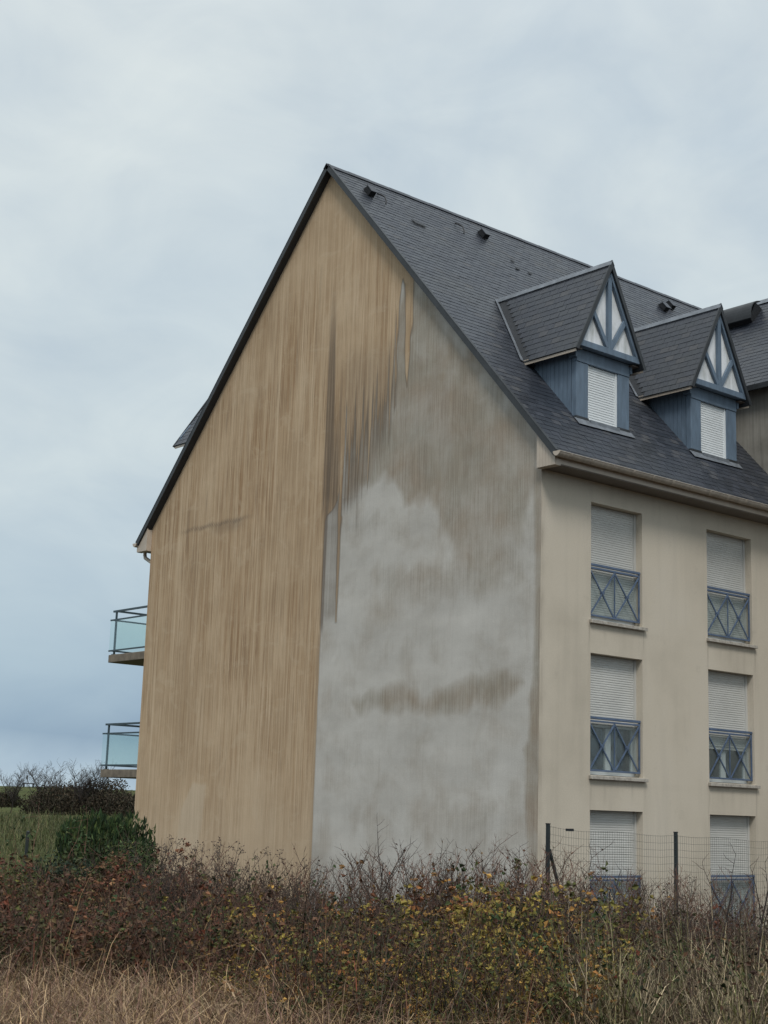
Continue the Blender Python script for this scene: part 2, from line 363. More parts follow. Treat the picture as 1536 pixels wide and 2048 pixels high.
# ------------------------------------------------------------------ the apartment building
W, XA, ZA, ZE, XR, OH = 12.763, -6.2726, 15.425, 7.957, 0.475, 0.14
SL = (ZA - ZE) / (XR - XA)
XL = -13.18; SLB = (ZA - ZE) / (XA - XL)
def roof_z(x): return np.where(np.asarray(x) > XA, ZA - SL * (np.asarray(x) - XA), ZA - SLB * (XA - np.asarray(x)))
W1A, W1B, W2A, W2B, ZT, ZB, ST = 1.286, 2.687, 4.604, 6.026, 7.3765, 5.2674, 2.7
YW = 7.3                                            # where the side wing begins
LEN = 17.0
bld = empty('apartment_building', (0, 0, -0.2)); bld.location = (0, 0, 0)
tag(bld, 'steep-gabled beige apartment house with slate roof and large stained end wall', 'building')

TAN = [(-3.54, 13.5), (-3.54, 12.27), (-3.52, 11.89), (-3.53, 11.29), (-3.56, 10.99), (-3.59, 10.47), (-3.61, 10.18), (-3.65, 9.97), (-3.71, 10.27), (-3.73, 11.03), (-3.74, 11.87), (-3.77, 12.11), (-3.83, 12.26), (-3.89, 12.14), (-3.93, 11.92), (-3.95, 11.39), (-3.96, 10.93), (-3.96, 10.33), (-3.97, 9.65), (-4.2, 9.05), (-4.55, 8.6), (-5.0, 8.2), (-5.45, 8.05), (-5.50, 8.3), (-5.53, 7.56), (-5.54, 6.74), (-5.56, 5.49), (-5.59, 5.49), (-5.62, 6.75), (-5.62, 7.57), (-5.64, 8.3), (-5.66, 7.99), (-5.85, 7.80), (-6.0, 7.72), (-6.06, 7.6), (-6.06, -1), (-14, -1), (-14, 16), (-5, 16)]
WET = [(-3.26, 11.97), (-0.0, 8.28), (-0.0, 7.88), (-0.1, 7.6), (-0.27, 7.15), (-0.32, 6.44), (-0.49, 5.94), (-1.23, 5.78), (-1.94, 5.9), (-2.28, 6.21), (-2.5, 6.7), (-2.83, 7.26), (-3.23, 7.63), (-3.37, 7.57), (-3.73, 7.55), (-3.91, 7.7), (-4.01, 7.88), (-4.27, 8.05), (-4.58, 8.09), (-4.88, 8.04), (-5.27, 7.94), (-5.43, 7.93), (-5.56, 10.08), (-4.2, 11.5), (-3.8, 12.6)]
BANDS = [([(-4.49, 6.44), (-2.97, 6.42), (-1.88, 6.35), (-0.98, 6.16), (-0.5, 6.29), (-0.43, 5.93), (-1.47, 5.58), (-2.81, 5.98), (-3.63, 5.39), (-4.67, 5.47), (-4.25, 6.12)], 0.35, 0.62),
         ([(-4.89, 3.93), (-4.44, 4.11), (-3.57, 4.12), (-2.73, 3.94), (-2.2, 4.06), (-0.94, 4.25), (-0.34, 4.11), (-0.69, 3.82), (-1.42, 3.72), (-2.19, 3.61), (-3.0, 3.7), (-4.72, 3.73)], 0.16, 0.80),
         ([(-3.07, 2.06), (-2.14, 2.16), (-0.89, 2.09), (-1.06, 1.75), (-1.18, 1.42), (-1.73, 1.23), (-2.9, 1.27), (-3.32, 1.52)], 0.4, 0.55),
         ([(0.1, 7.9), (-0.21, 7.76), (-0.14, 6.78), (-0.10, 5.46), (-0.15, 4.18), (-0.25, 3.76), (-0.19, 3.51), (-0.22, 3.09), (-0.37, 2.93), (-0.28, 2.68), (-0.30, 2.1), (-0.22, 1.45), (-0.24, -1), (0.1, -1)], 0.06, 0.85)]
def sdf(px, pz, poly):                              # signed distance, positive inside
    P = np.array(poly); Q = np.roll(P, -1, 0); d2 = np.full(px.shape, 1e9); ins = np.zeros(px.shape, bool)
    for (ax, az), (bx, bz) in zip(P, Q):
        ex, ez = bx - ax, bz - az; wx, wz = px - ax, pz - az
        tt = np.clip((wx * ex + wz * ez) / (ex * ex + ez * ez + 1e-12), 0, 1)
        d2 = np.minimum(d2, (wx - tt * ex) ** 2 + (wz - tt * ez) ** 2)
        if abs(ez) > 1e-9:
            cond = (az > pz) != (bz > pz)
            ins ^= cond & (px < ax + ex * (pz - az) / ez)
    return np.where(ins, 1, -1) * np.sqrt(d2)
def ss(a, b, x):
    tt = np.clip((x - a) / (b - a), 0, 1); return tt * tt * (3 - 2 * tt)

# gable wall (one sheet of render carrying its stains as attributes)
xs = np.concatenate([np.linspace(-W, -6.4, 90)[:-1], np.linspace(-6.4, -3.3, 115)[:-1], np.linspace(-3.3, 0, 75)])
nr = 400
tt = np.linspace(0, 1, nr)
top = roof_z(xs) - 0.06
GX = np.repeat(xs[:, None], nr, 1); GZ = -0.7 + (top[:, None] + 0.7) * tt[None, :]
idx = np.arange(GX.size).reshape(GX.shape)
F = np.stack([idx[:-1, :-1], idx[1:, :-1], idx[1:, 1:], idx[:-1, 1:]], -1).reshape(-1, 4)
fz = (GZ > 7.0) & (GX > -6.0)
sd_ = sdf(GX + fz * (0.010 * np.sin(GZ * 2.9 + GX * 17) + 0.012 * np.sin(GZ * 6.7 + GX * 29)), GZ, TAN)
grey = np.clip(0.5 - sd_ / 0.075, 0, 1)
zenv = np.interp(GX, [-5.66, -5.45, -5.0, -4.55, -4.2, -3.97], [8.0, 8.05, 8.2, 8.6, 9.05, 9.65])
inf = ss(-5.60, -5.46, GX) * ss(-3.95, -4.03, GX)
soft = ss(zenv + 2.3, zenv - 0.25, GZ) * (GZ > zenv - 0.4)
grey = np.where((GZ > zenv - 0.4) & (inf > 0), grey * (1 - inf) + inf * np.minimum(soft, 1), grey)
finger = inf * ss(zenv + 2.6, zenv + 1.6, GZ) * ss(zenv - 0.55, zenv - 0.05, GZ)
wx_ = 0.05 * np.sin(GX * 2.3 + GZ * 1.7) + 0.07 * np.sin(GX * 5.1 - GZ * 4.3 + 1) + 0.04 * np.sin(GX * 11 + GZ * 9.1); wz_ = 0.06 * np.sin(GX * 3.1 - GZ * 1.1 + 2) + 0.07 * np.sin(GX * 6.7 + GZ * 3.9) + 0.04 * np.sin(GX * 14.3 - GZ * 8)
moist = 0.84 * ss(-0.22, 0.30, sdf(GX + wx_, GZ + wz_, WET)) * (0.72 + 0.28 * ss(6.0, 8.0, GZ))
for poly, soft, k in BANDS: moist = np.maximum(moist, k * ss(-soft * 2.2, soft * 1.2, sdf(GX + wx_ * .6 * (soft > .1), GZ + wz_ * .6 * (soft > .1), poly)))
moist = np.maximum(moist, 0.30)
damp = np.zeros_like(GX)
def run(xc0, xc1, w0, w1, z_top, z_full, z_bot, k, fade=0.35):
    global damp
    f = np.clip((z_top - GZ) / (z_top - z_bot), 0, 1); xc = xc0 + (xc1 - xc0) * f; w = w0 + (w1 - w0) * f
    a = ss(0, 1, (w - np.abs(GX - xc)) / (0.35 * w + 0.03) + 0.5) * ss(z_top, z_full, GZ) * ss(z_bot - 0.02, z_bot + fade, GZ)
    damp = np.maximum(damp, k * a)
run(-6.08, -5.98, 0.06, 0.20, 13.1, 11.0, 7.3, 0.90, 0.9)       # main brown run
run(-5.82, -5.84, 0.05, 0.22, 10.6, 8.8, 7.1, 0.84, 1.1)
run(-5.70, -5.66, 0.03, 0.06, 11.3, 10.0, 8.0, 0.55)
for xx, w_, zt_, zb_, kk in ((-5.45, .022, 11.7, 7.9, .6), (-5.38, .015, 11.2, 7.6, .65), (-5.27, .02, 11.0, 7.9, .55), (-5.14, .025, 11.3, 7.7, .65), (-5.03, .015, 10.8, 7.1, .6), (-4.9, .02, 11.0, 8.1, .45), (-4.78, .025, 10.9, 8.3, .6), (-4.69, .015, 10.6, 8.0, .6), (-4.55, .015, 10.8, 8.2, .4), (-4.4, .03, 11.0, 8.7, .55), (-4.28, .015, 10.7, 8.8, .5), (-4.2, .02, 10.6, 8.6, .5), (-4.07, .018, 10.9, 8.75, .55)):
    run(xx, xx - .02, w_ * .4, w_, zt_, zt_ - 1.0, zb_, kk, .5)
run(-4.36, -4.36, 0.02, 0.04, 11.2, 10.2, 8.8, 0.45)
run(-4.14, -4.13, 0.015, 0.025, 11.0, 10.0, 8.9, 0.45)
run(-6.03, -6.04, 0.075, 0.055, 8.1, 8.0, 5.2, 0.80)            # edge of the old coating
run(-5.82, -5.82, 0.2, 0.22, 6.9, 6.2, 5.5, 0.42, 0.2)
run(-5.80, -5.82, 0.24, 0.20, 8.05, 7.9, 5.4, 0.45, 2.2)
run(-5.55, -5.62, 0.06, 0.03, 8.3, 8.0, 5.6, 0.55, 0.6)
run(-5.565, -5.57, 0.018, 0.012, 8.0, 7.6, 5.45, 0.55)
run(-5.02, -5.02, 0.012, 0.01, 8.2, 8.0, 7.1, 0.4)
run(-5.19, -5.19, 0.012, 0.01, 8.2, 8.0, 7.5, 0.35)
run(-2.06, -2.08, 0.012, 0.012, 10.4, 10.2, 8.6, 0.5)
run(-1.75, -1.76, 0.012, 0.012, 9.4, 9.2, 8.3, 0.45)
run(-6.09, -6.09, 0.05, 0.05, 5.4, 5.2, -0.7, 0.30)
gap = ss(-5.75, -5.45, GX) * ss(-3.9, -4.15, GX) * ss(7.85 + 0.9 * ss(-5.2, -4.1, GX), 8.3 + 1.2 * ss(-5.2, -4.1, GX), GZ) * ss(11.4, 10.4, GZ)
damp = np.maximum(damp, 0.34 * gap); damp = np.maximum(damp, 0.55 * finger * ss(-4.4, -5.2, GX) * ss(10.6, 8.8, GZ))
rr = np.random.default_rng(3)
for _ in range(26):                                             # thin dark tear marks on the old coating
    x0 = rr.uniform(-11.9, -6.3); z0 = min(float(roof_z(x0)) - rr.uniform(0.6, 3.2), 13.4)
    run(x0, x0, 0.012, rr.uniform(0.01, 0.03), z0, z0 - 0.3, z0 - rr.uniform(0.5, 1.6), rr.uniform(0.15, 0.42), 0.4)
damp *= 1 - 0.25 * ss(0.6, 0.9, grey) * (GZ > 8.0)
streak = (0.50 + 0.50 * ss(0.8, 5.5, GZ)) * (0.45 + 0.55 * ss(14.6, 11.6, GZ)) * (0.72 + 0.28 * ss(-5.6, -7.2, GX))
streak *= 0.85 + 0.20 * np.sin(GX * 1.9 + 0.6 * GZ) * np.sin(GZ * 0.8 + 1.0)
streak = np.where(GZ < roof_z(GX) - 0.5, streak, streak * ss(0, 0.5, roof_z(GX) - GZ))
pale = np.maximum(ss(-0.04, 0.05, sdf(GX, GZ, [(-10.4, 2.33), (-9.87, 2.28), (-9.93, 1.53), (-10.02, 0.9), (-10.97, 0.8), (-10.8, 1.73)])), 0.55 * ss(2.6, 0.4, GZ))
crack = ss(0.035, 0.012, np.abs(GZ - 8.045 - 0.012 * np.sin(GX * 9))) * ss(-11.95, -10.6, GX) * ss(-8.4, -9.3, GX)
crack = np.maximum(crack, 0.35 * ss(0.22, 0.0, np.abs(GZ - 7.95)) * ss(-10.4, -9.9, GX) * ss(-8.7, -9.3, GX))
rim = ss(4.5, 6.0, GZ)
me = np_mesh('gable_wall', np.stack([GX, np.zeros_like(GX), GZ], -1).reshape(-1, 3), F, M['gable'],
             attrs={k: v.ravel() for k, v in dict(grey=grey, damp=damp, moist=moist, streak=streak, pale=pale, crack=crack, rim=rim, finger=finger).items()})
gw = link(bpy.data.objects.new('gable_wall', me), bld); gw['label'] = 'streaked end wall, tan render on one half, damp grey cement on the other'

# street facade with window openings and reveals
REC = 0.26
ycut = [0.0, W1A, W1B, W2A, W2B, YW]
zc = [-0.7]
for k in (2, 1, 0): zc += [ZB - ST * k, ZT - ST * k]
zc.append(8.2)
fb = MB(); FV, FF, FD = [], [], []; nv = 0
def facade_dirt(y, z):
    d = 0.55 * ss(0.16, 0.0, y) * (0.6 + 0.4 * np.sin(z * 3.1) * np.sin(z * 7.7 + 1))
    d = np.maximum(d, 0.22 * ss(1.4, 0.0, z) + 0 * y)
    rg_ = np.random.default_rng(12)
    for a, b in ((W1A, W1B), (W2A, W2B)):
        for k in range(3):
            zb = ZB - ST * k - .07
            for yy, kk, ln, ww in ((a - .02, .55, 1.1, .035), (b + .04, .60, 1.3, .04), (a + .35, .28, .6, .06), (b - .3, .30, .7, .06), ((a + b) / 2, .22, .5, .12)):
                ln *= rg_.uniform(.6, 1.25); kk *= rg_.uniform(.5, 1.1); yy += rg_.uniform(-.03, .03)
                d = np.maximum(d, kk * ss(ww, 0, np.abs(y - yy - .01 * np.sin(z * 9))) * ss(zb - ln, zb, z) * (z < zb))
            d = np.maximum(d, 0.30 * ss(zb - .16, zb, z) * (z < zb) * ss(a - .1, a, y) * ss(b + .1, b, y))
    for zl in (2.42, 5.12): d = np.maximum(d, 0.16 * ss(.05, 0.0, np.abs(z - zl)) * (0.5 + 0.5 * np.sin(y * 5 + zl)))
    return d
for i in range(5):
    for j in range(len(zc) - 1):
        y0, y1, z0, z1 = ycut[i], ycut[i+1], zc[j], zc[j+1]
        if i in (1, 3) and j in (1, 3, 5):
            fb.quad((0, y0, z0), (-REC, y0, z0), (-REC, y0, z1), (0, y0, z1)); fb.quad((0, y1, z1), (-REC, y1, z1), (-REC, y1, z0), (0, y1, z0))
            fb.quad((0, y0, z1), (-REC, y0, z1), (-REC, y1, z1), (0, y1, z1)); fb.quad((0, y1, z0), (-REC, y1, z0), (-REC, y0, z0), (0, y0, z0))
        else:
            a_, b_ = np.linspace(y0, y1, int((y1 - y0) / .035) + 2), np.linspace(z0, z1, int((z1 - z0) / .06) + 2)
            A_, B_ = np.meshgrid(a_, b_, indexing='ij'); id_ = np.arange(A_.size).reshape(A_.shape) + nv; nv += A_.size
            FV.append(np.stack([np.zeros_like(A_), A_, B_], -1).reshape(-1, 3)); FF.append(np.stack([id_[:-1, :-1], id_[1:, :-1], id_[1:, 1:], id_[:-1, 1:]], -1).reshape(-1, 4)); FD.append(facade_dirt(A_, B_).ravel())
FV, FF, FD = np.concatenate(FV), np.concatenate(FF), np.concatenate(FD)
FV2 = np.concatenate([FV, np.array(fb.v)]); FF2 = np.concatenate([FF, np.array(fb.f) + len(FV)]); FD2 = np.concatenate([FD, np.zeros(len(fb.v))])
link(bpy.data.objects.new('facade_wall', np_mesh('facade_wall', FV2, FF2, M['facade'], attrs={'dirt': FD2})), bld)
MB().box(-W, -W + 0.25, 0.004, LEN, -0.7, 8.25).build('rear_wall', 'facade', bld)
eb = MB().prism([(-W + .26, LEN, -0.7), (-.3, LEN, -0.7), (-.3, LEN, 8.2), (XA, LEN, ZA - .3), (-W + .26, LEN, 8.2)], (0, -0.25, 0)); eb.build('far_gable_wall', 'facade', bld)
MB().box(-3.2, -3.1, 0.2, YW, -0.7, 8.0).build('inner_wall', 'room', bld)
MB().box(-3.1, -0.3, 0.1, YW, 2.25, 2.5).build('floor_slab', 'room', bld)
MB().box(-3.1, -0.3, 0.1, YW, 4.95, 5.2).build('floor_slab', 'room', bld)

# windows -----------------------------------------------------------------
def window(y0, y1, zb, zt, sh_bottom, name_label=None):
    w = MB(); x0, x1 = -REC + 0.0, -REC + 0.06
    t = 0.065
    w.box(x0, x1, y0, y0 + t, zb + 0.10, zt); w.box(x0, x1, y1 - t, y1, zb + 0.10, zt)
    w.box(x0 + .001, x1 - .001, y0 + t, y1 - t, zt - t, zt); w.box(x0, x1 + .015, y0, y1, zb + 0.015, zb + 0.10)
    ym = (y0 + y1) / 2; w.box(x0 + .002, x1 - .004, ym - 0.07, ym + 0.07, zb + 0.10, zt - t)
    o = w.build('window', 'pvc', bld, 0.004)
    if name_label: o['label'] = name_label
    for a, b in ((y0 + t, ym - .07), (ym + .07, y1 - t)):
        MB().box(x0 + .02, x0 + .034, a, b, zb + 0.10, zt - t).build('pane', 'window_glass', o)
        if sh_bottom > zb + .3:
            cb = MB(); nn = 14; prev = None                      # half-drawn net curtain behind the pane
            pts = [(-REC - 0.10 + 0.02 * math.sin(k * 2.2), a + (b - a) * 0.62 * k / nn) for k in range(nn + 1)]
            for (xa, ya), (xb, yb) in zip(pts, pts[1:]): cb.quad((xa, ya, zb + .1), (xb, yb, zb + .1), (xb, yb, zt), (xa, ya, zt))
            cb.build('curtain', 'curtain', o)
    s = MB(); xo = -REC + 0.085; p = 0.042                       # slatted roller curtain
    z = zt - 0.004; k = 0
    prof = []
    while z > sh_bottom + 0.02:
        z2 = max(z - p, sh_bottom); prof += [(xo, z), (xo + 0.006, z - p * .25), (xo + 0.006, z - p * .72), (xo + 0.001, z2 + 0.004)]; z = z2
    for (xa, za), (xb, zb2) in zip(prof, prof[1:]): s.quad((xa, y0 + .045, za), (xa, y1 - .045, za), (xb, y1 - .045, zb2), (xb, y0 + .045, zb2))
    s.box(xo - .006, xo + .018, y0 + .04, y1 - .04, sh_bottom - 0.03, sh_bottom + 0.012)
    s.build('roller_shutter', 'shutter', o)
    for a, b in ((y0, y0 + .05), (y1 - .05, y1)): MB().box(-REC + .065, -REC + .115, a, b, zb + .09, zt).build('shutter_guide', 'shutter', o)
    sl = MB().hexa([(-REC + .05, y0 - .001, zb - .07), (.075, y0 - .05, zb - .07), (.075, y1 + .07, zb - .07), (-REC + .05, y1 + .001, zb - .07), (-REC + .05, y0 - .001, zb + .012), (.075, y0 - .05, zb - .012), (.075, y1 + .07, zb - .012), (-REC + .05, y1 + .001, zb + .012)])
    sl.build('window_sill', 'sill', o, 0.006)
def railing(y0, y1, zb):
    zt, zl, x = zb + 1.0, zb + 0.085, -0.055
    a, b = y0 + 0.012, y1 - 0.015; ym = (a + b) / 2
    r = MB(); r.box(x - .024, x + .024, a, b, zt - .03, zt + .012); r.box(x - .016, x + .016, a, b, zt - .085, zt - .052); r.box(x - .014, x + .014, a, b, zl - .016, zl + .016)
    for yy in (a + .014, b - .014): r.box(x - .013, x + .013, yy - .014, yy + .014, zl + .016, zt - .03)
    o = r.build('railing', 'blue_rail', bld, 0.003)
    MB().box(x - .009, x + .009, ym - .009, ym + .009, zl + .017, zt - .086).build('upright_bar', 'blue_rail', o)
    for p, q in ((a + .03, ym - .012), (ym + .012, b - .03)):
        for s in (0, 1):
            A = (x + .012 - .022 * s, p if s == 0 else q, zl + .02); B = (x + .012 - .022 * s, q if s == 0 else p, zt - .09)
            MB().bar(A, B, 0.026, 0.018, (0, 1, 0)).build('cross_bar', 'blue_rail', o)
        n = MB().tube([(x - .026, (p + q) / 2, (zl + zt - .07) / 2), (x + .030, (p + q) / 2, (zl + zt - .07) / 2)], 0.033, 10); n.build('cross_boss', 'blue_rail', o)
    MB().box(x - .045, x - .037, a + .02, b - .02, zl + .02, zt - .10).build('glass_panel', 'rail_glass', o)
for (y0, y1), shs in (((W1A, W1B), (0.12, 0.87, 0.14)), ((W2A, W2B), (0.12, 0.66, 0.14))):
    for k in range(3):
        zb, zt = ZB - ST * k, ZT - ST * k
        window(y0, y1, zb, zt, zb + shs[k]); railing(y0, y1, zb)

# main roof ---------------------------------------------------------------
SW, SLN, EXP = 0.225, 0.30, 0.145
def slate_shape(rg):                                  # one slate: u along the course, v up the slope, w outwards; lower edge at v = 0
    j = rg.uniform(-0.003, 0.003, 4); w = SW / 2 - 0.002
    lo, th = 0.011, 0.006
    return np.array([(-w, j[0], lo - th), (w, j[1], lo - th), (w, SLN, -th), (-w, SLN, -th), (-w, j[0], lo + j[2] * .6), (w, j[1], lo + j[3] * .6), (w, SLN, 0.0), (-w, SLN, 0.0)])
SF = np.array([(3, 2, 1, 0), (4, 5, 6, 7), (0, 1, 5, 4), (1, 2, 6, 5), (2, 3, 7, 6), (3, 0, 4, 7)])
SF_OPEN = SF[[1, 2, 3, 5]]
sr = np.random.default_rng(21)
SLATES = []
for k in range(8):
    SLATES.append(np_mesh('slate', slate_shape(sr), SF, M['slate'], rnd=np.full(8, k * 0.11)))
def slate_matrices(origin, along, up, normal, a0, a1, up_len, keep=None):
    """places of slates in broken bond: (point of the lower edge centre, course, width factor, length factor)"""
    out = []; origin, along, up, normal = map(np.array, (origin, along, up, normal))
    for r in range(int(up_len / EXP) + 1):
        v = r * EXP + sr.uniform(-.002, .002); ky = min(1.0, (up_len - v) / SLN)
        if ky < 0.12: break
        cells = [(a0 + SW / 4, .5)] if r % 2 == 0 else []
        u = a0 + (SW if r % 2 == 0 else SW / 2)
        while u < a1 - SW * .5: cells.append((u, 1.0)); u += SW
        rest = a1 - (u - SW / 2)
        if rest > .03: cells.append((u - SW / 2 + rest / 2, rest / SW))
        for u, kx in cells:
            P = origin + along * u + up * v
            if keep is None or keep(u, v, P): out.append((P, r, kx, ky))
    return out
def place_slates(lst, along, up, normal, parent):
    mt = np.eye(4); mt[:3, 0] = along; mt[:3, 1] = up; mt[:3, 2] = normal
    for P, r, kx, ky in lst:
        o = bpy.data.objects.new('slate', SLATES[sr.integers(8)]); m4 = mt.copy(); m4[:3, 0] *= kx; m4[:3, 1] *= ky; m4[:3, 3] = P + np.array(normal) * sr.uniform(0, .002)
        o.matrix_world = Matrix(m4.tolist()); link(o, parent)
def joined_slates(name, lst, along, up, normal, parent):
    n = len(lst)
    if n == 0: return
    P = np.array([x[0] for x in lst]); loc = np.stack([slate_shape(sr) * (x[2], x[3], 1) for x in lst])
    B = np.stack([np.array(along), np.array(up), np.array(normal)])
    V = loc @ B + P[:, None, :] + np.array(normal) * sr.uniform(0, .002, (n, 1, 1))
    F = (SF_OPEN[None] + 8 * np.arange(n)[:, None, None]).reshape(-1, 4)
    o = link(bpy.data.objects.new(name, np_mesh(name, V.reshape(-1, 3), F, M['slate'], rnd=np.repeat(sr.uniform(0, 1, n), 8))), parent)
    o['kind'] = 'stuff'; return o
cs = 1 / math.hypot(1, SL); sn = SL * cs
upF = (-cs, 0, sn); nF = (sn, 0, cs); SLEN = (XR - XA) / cs
csb = 1 / math.hypot(1, SLB); snb = SLB * csb; upB = (csb, 0, snb); nB = (-snb, 0, csb); SLENB = (XA - XL) / csb
rb = MB()
d = 0.05
rb.prism([(XR, -OH, ZE), (XA, -OH, ZA), (XL, -OH, ZE), (XL + .06, -OH, ZE - .06), (XA, -OH, ZA - .10), (XR - .06, -OH, ZE - .06)], (0, LEN + .3, 0))
roof = rb.build('roof', 'deck', bld)
Oe = (XR + 0.02 * cs, 0, ZE - 0.02 * sn)
allF = slate_matrices(Oe, (0, 1, 0), upF, nF, -OH - .03, LEN, SLEN)
near = [x for x in allF if x[1] < 8 and x[0][1] < YW]
ids = {id(x[0]) for x in near}
place_slates(near, (0, 1, 0), upF, nF, roof)
joined_slates('slate_courses', [x for x in allF if id(x[0]) not in ids], (0, 1, 0), upF, nF, roof)
joined_slates('slate_courses', slate_matrices((XL, 0, ZE), (0, -1, 0), upB, nB, -LEN, OH + .03, SLENB), (0, -1, 0), upB, nB, roof)
# verges, ridge, eaves
vb = MB()
for x1, z1, n_, hh in ((XR, ZE, nF, .0), (XL, ZE, nB, .0)):
    n_ = Vector(n_)
    a, b = Vector((x1, 0, z1)), Vector((XA, 0, ZA))
    o_ = MB()
    up_, lo_ = n_ * 0.030, -n_ * 0.075
    o_.hexa([a + lo_ + Vector((0, -OH - .035, 0)), a + lo_ + Vector((0, -OH + .002, 0)), a + up_ + Vector((0, -OH + .002, 0)), a + up_ + Vector((0, -OH - .035, 0)),
             b + lo_ + Vector((0, -OH - .035, 0)), b + lo_ + Vector((0, -OH + .002, 0)), b + up_ + Vector((0, -OH + .002, 0)), b + up_ + Vector((0, -OH - .035, 0))])
    o_.build('verge_board', 'dark_edge', roof)
    t_ = MB(); u1, u2 = n_ * 0.031, n_ * 0.042
    t_.hexa([a + u1 + Vector((0, -OH - .04, 0)), a + u1 + Vector((0, -OH + .03, 0)), a + u2 + Vector((0, -OH + .03, 0)), a + u2 + Vector((0, -OH - .04, 0)),
             b + u1 + Vector((0, -OH - .04, 0)), b + u1 + Vector((0, -OH + .03, 0)), b + u2 + Vector((0, -OH + .03, 0)), b + u2 + Vector((0, -OH - .04, 0))])
    t_.build('verge_flashing', 'dark_edge', roof)
rc = MB(); k = 0; y = -OH - .06
while y < LEN:                                       # overlapping ridge pieces
    h = 0.012 * (k % 2)
    for s in (1, -1):
        n_, c_, s_ = (nF, cs, sn) if s == 1 else (nB, csb, snb)
        a = Vector((XA, y, ZA + .040 + h * .4)); e_ = Vector((s * c_ * .14, 0, -s_ * .14)); ln = Vector((0, 0.62, 0))
        rc.prism([a, a + e_, a + e_ - Vector(n_) * .012, a - Vector((0, 0, .016))], ln)
    y += 0.6; k += 1
rc.build('ridge_cap', 'slate', roof)
# boxed eaves on the street side: soffit, grooved end panel, fascia, gutter
MB().box(0.001, 0.425, -OH + .02, YW, 7.755, 7.775).build('soffit', 'soffit', bld)
MB().box(0.405, 0.43, -OH + .02, YW, 7.7755, 7.93).build('fascia_board', 'beige_pvc', bld)
def eave_panel(sgn, x0, sl, name):
    p = MB(); n = 6; wd = 0.435 / n
    for i in range(n):
        a, b = i * wd + 0.003, (i + 1) * wd - 0.001
        za, zb = ZE + sl * (0.475 - a) - 0.09, ZE + sl * (0.475 - b) - 0.09
        A, B = x0 + sgn * a, x0 + sgn * b
        p.prism([(A, -OH + .03, 7.745), (B, -OH + .03, 7.745), (B, -OH + .03, max(zb, 7.80)), (A, -OH + .03, max(za, 7.80))], (0, -.022, 0))
    p.prism([(x0, -OH + .03, 7.742), (x0 + sgn * .44, -OH + .03, 7.742), (x0 + sgn * .44, -OH + .03, 7.86), (x0, -OH + .03, 8.25)], (0, .12, 0))
    p.build(name, 'beige_pvc', bld)
eave_panel(1, 0.0, SL, 'eave_end_panel'); eave_panel(-1, -W, SLB, 'eave_end_panel')
def gutter(xc, y0, y1, zc):
    g_ = MB(); n = 10; ro, ri = 0.078, 0.072
    ring = [(xc + ro * math.cos(a), zc + ro * math.sin(a)) for a in [math.pi + math.pi * k / n for k in range(n + 1)]] + [(xc + ri * math.cos(a), zc + ri * math.sin(a)) for a in [2 * math.pi - math.pi * k / n for k in range(n + 1)]]
    g_.prism([(a, y0, b) for a, b in ring], (0, y1 - y0, 0))
    g_.tube([(xc + ro, y0, zc), (xc + ro, y1, zc)], 0.010, 6)
    o = g_.build('gutter', 'gutter', bld)
    MB().prism([(xc + (ro + .004) * math.cos(a), y0, zc + .012 + (ro + .004) * math.sin(a)) for a in [math.pi + math.pi * k / n for k in range(n + 1)]], (0, -.012, 0)).build('gutter_end_cap', 'beige_pvc', o)
    y = y0 + .28
    while y < y1:
        r_ = [(xc + (ro + .008) * math.cos(a), zc + (ro + .008) * math.sin(a)) for a in [math.pi + math.pi * k / n for k in range(n + 1)]] + [(xc + (ro + .001) * math.cos(a), zc + (ro + .001) * math.sin(a)) for a in [2 * math.pi - math.pi * k / n for k in range(n + 1)]]
        MB().prism([(a, y, b) for a, b in r_], (0, .03, 0)).build('gutter_bracket', 'gutter', o); y += 0.55
    return o
gutter(0.52, -OH - .04, YW - .02, 7.945)
go = gutter(XL - .05, -OH - .04, LEN, 7.945)
MB().tube([(XL - .05, 0.12, 7.88), (XL - .05, 0.12, 7.72), (XL - .02, 0.12, 7.64), (-W - .14, 0.12, 7.50), (-W - .07, 0.12, 7.42), (-W - .07, 0.12, 7.3), (-W - .07, 0.12, -.3)], 0.045, 8).build('downpipe', 'beige_pvc', go, smooth=True)
MB().box(XL + .05, -W - .001, -OH + .02, LEN, 7.755, 7.775).build('soffit', 'soffit', bld)

# roof vents, hooks and lifted slates
def on_roof(y, x, h=0.02): return Vector((x, y, float(roof_z(x)))) + Vector(nF) * h
def roof_vent(y, x):
    b_ = on_roof(y, x); U, Nn, A = Vector(upF), Vector(nF), Vector((0, 1, 0))
    v = MB(); w = .075
    v.prism([b_ - A * w - U * .10, b_ - A * w - U * .10 + Nn * .12, b_ - A * w + U * .10 + Nn * .13, b_ - A * w + U * .18], A * 2 * w)
    o = v.build('roof_vent', 'black', roof)
    MB().prism([b_ - A * (w + .02) - U * .14 + Nn * .125, b_ - A * (w + .02) - U * .14 + Nn * .14, b_ - A * (w + .02) + U * .12 + Nn * .15, b_ - A * (w + .02) + U * .12 + Nn * .135], A * 2 * (w + .02)).build('vent_hood', 'slate', o)
for y, x in ((0.54, -5.69), (3.96, -5.71), (10.18, -5.51), (10.7, -5.72)): roof_vent(y, x)
def roof_hook(y, x):
    U, Nn, A = Vector(upF), Vector(nF), Vector((0, 1, 0)); b_ = on_roof(y, x)
    MB().tube([b_ + U * .30 + Nn * .01, b_ + U * .2 + Nn * .05 + A * .02, b_ + U * .05 + Nn * .08 + A * .03, b_ - U * .10 + Nn * .05 + A * .01, b_ - U * .18 + Nn * .02 - A * .03], 0.016, 6).build('roof_hook', 'black', roof)
roof_hook(0.87, -5.62); roof_hook(3.18, -5.62)
b_ = on_roof(1.53, -5.26, .03)
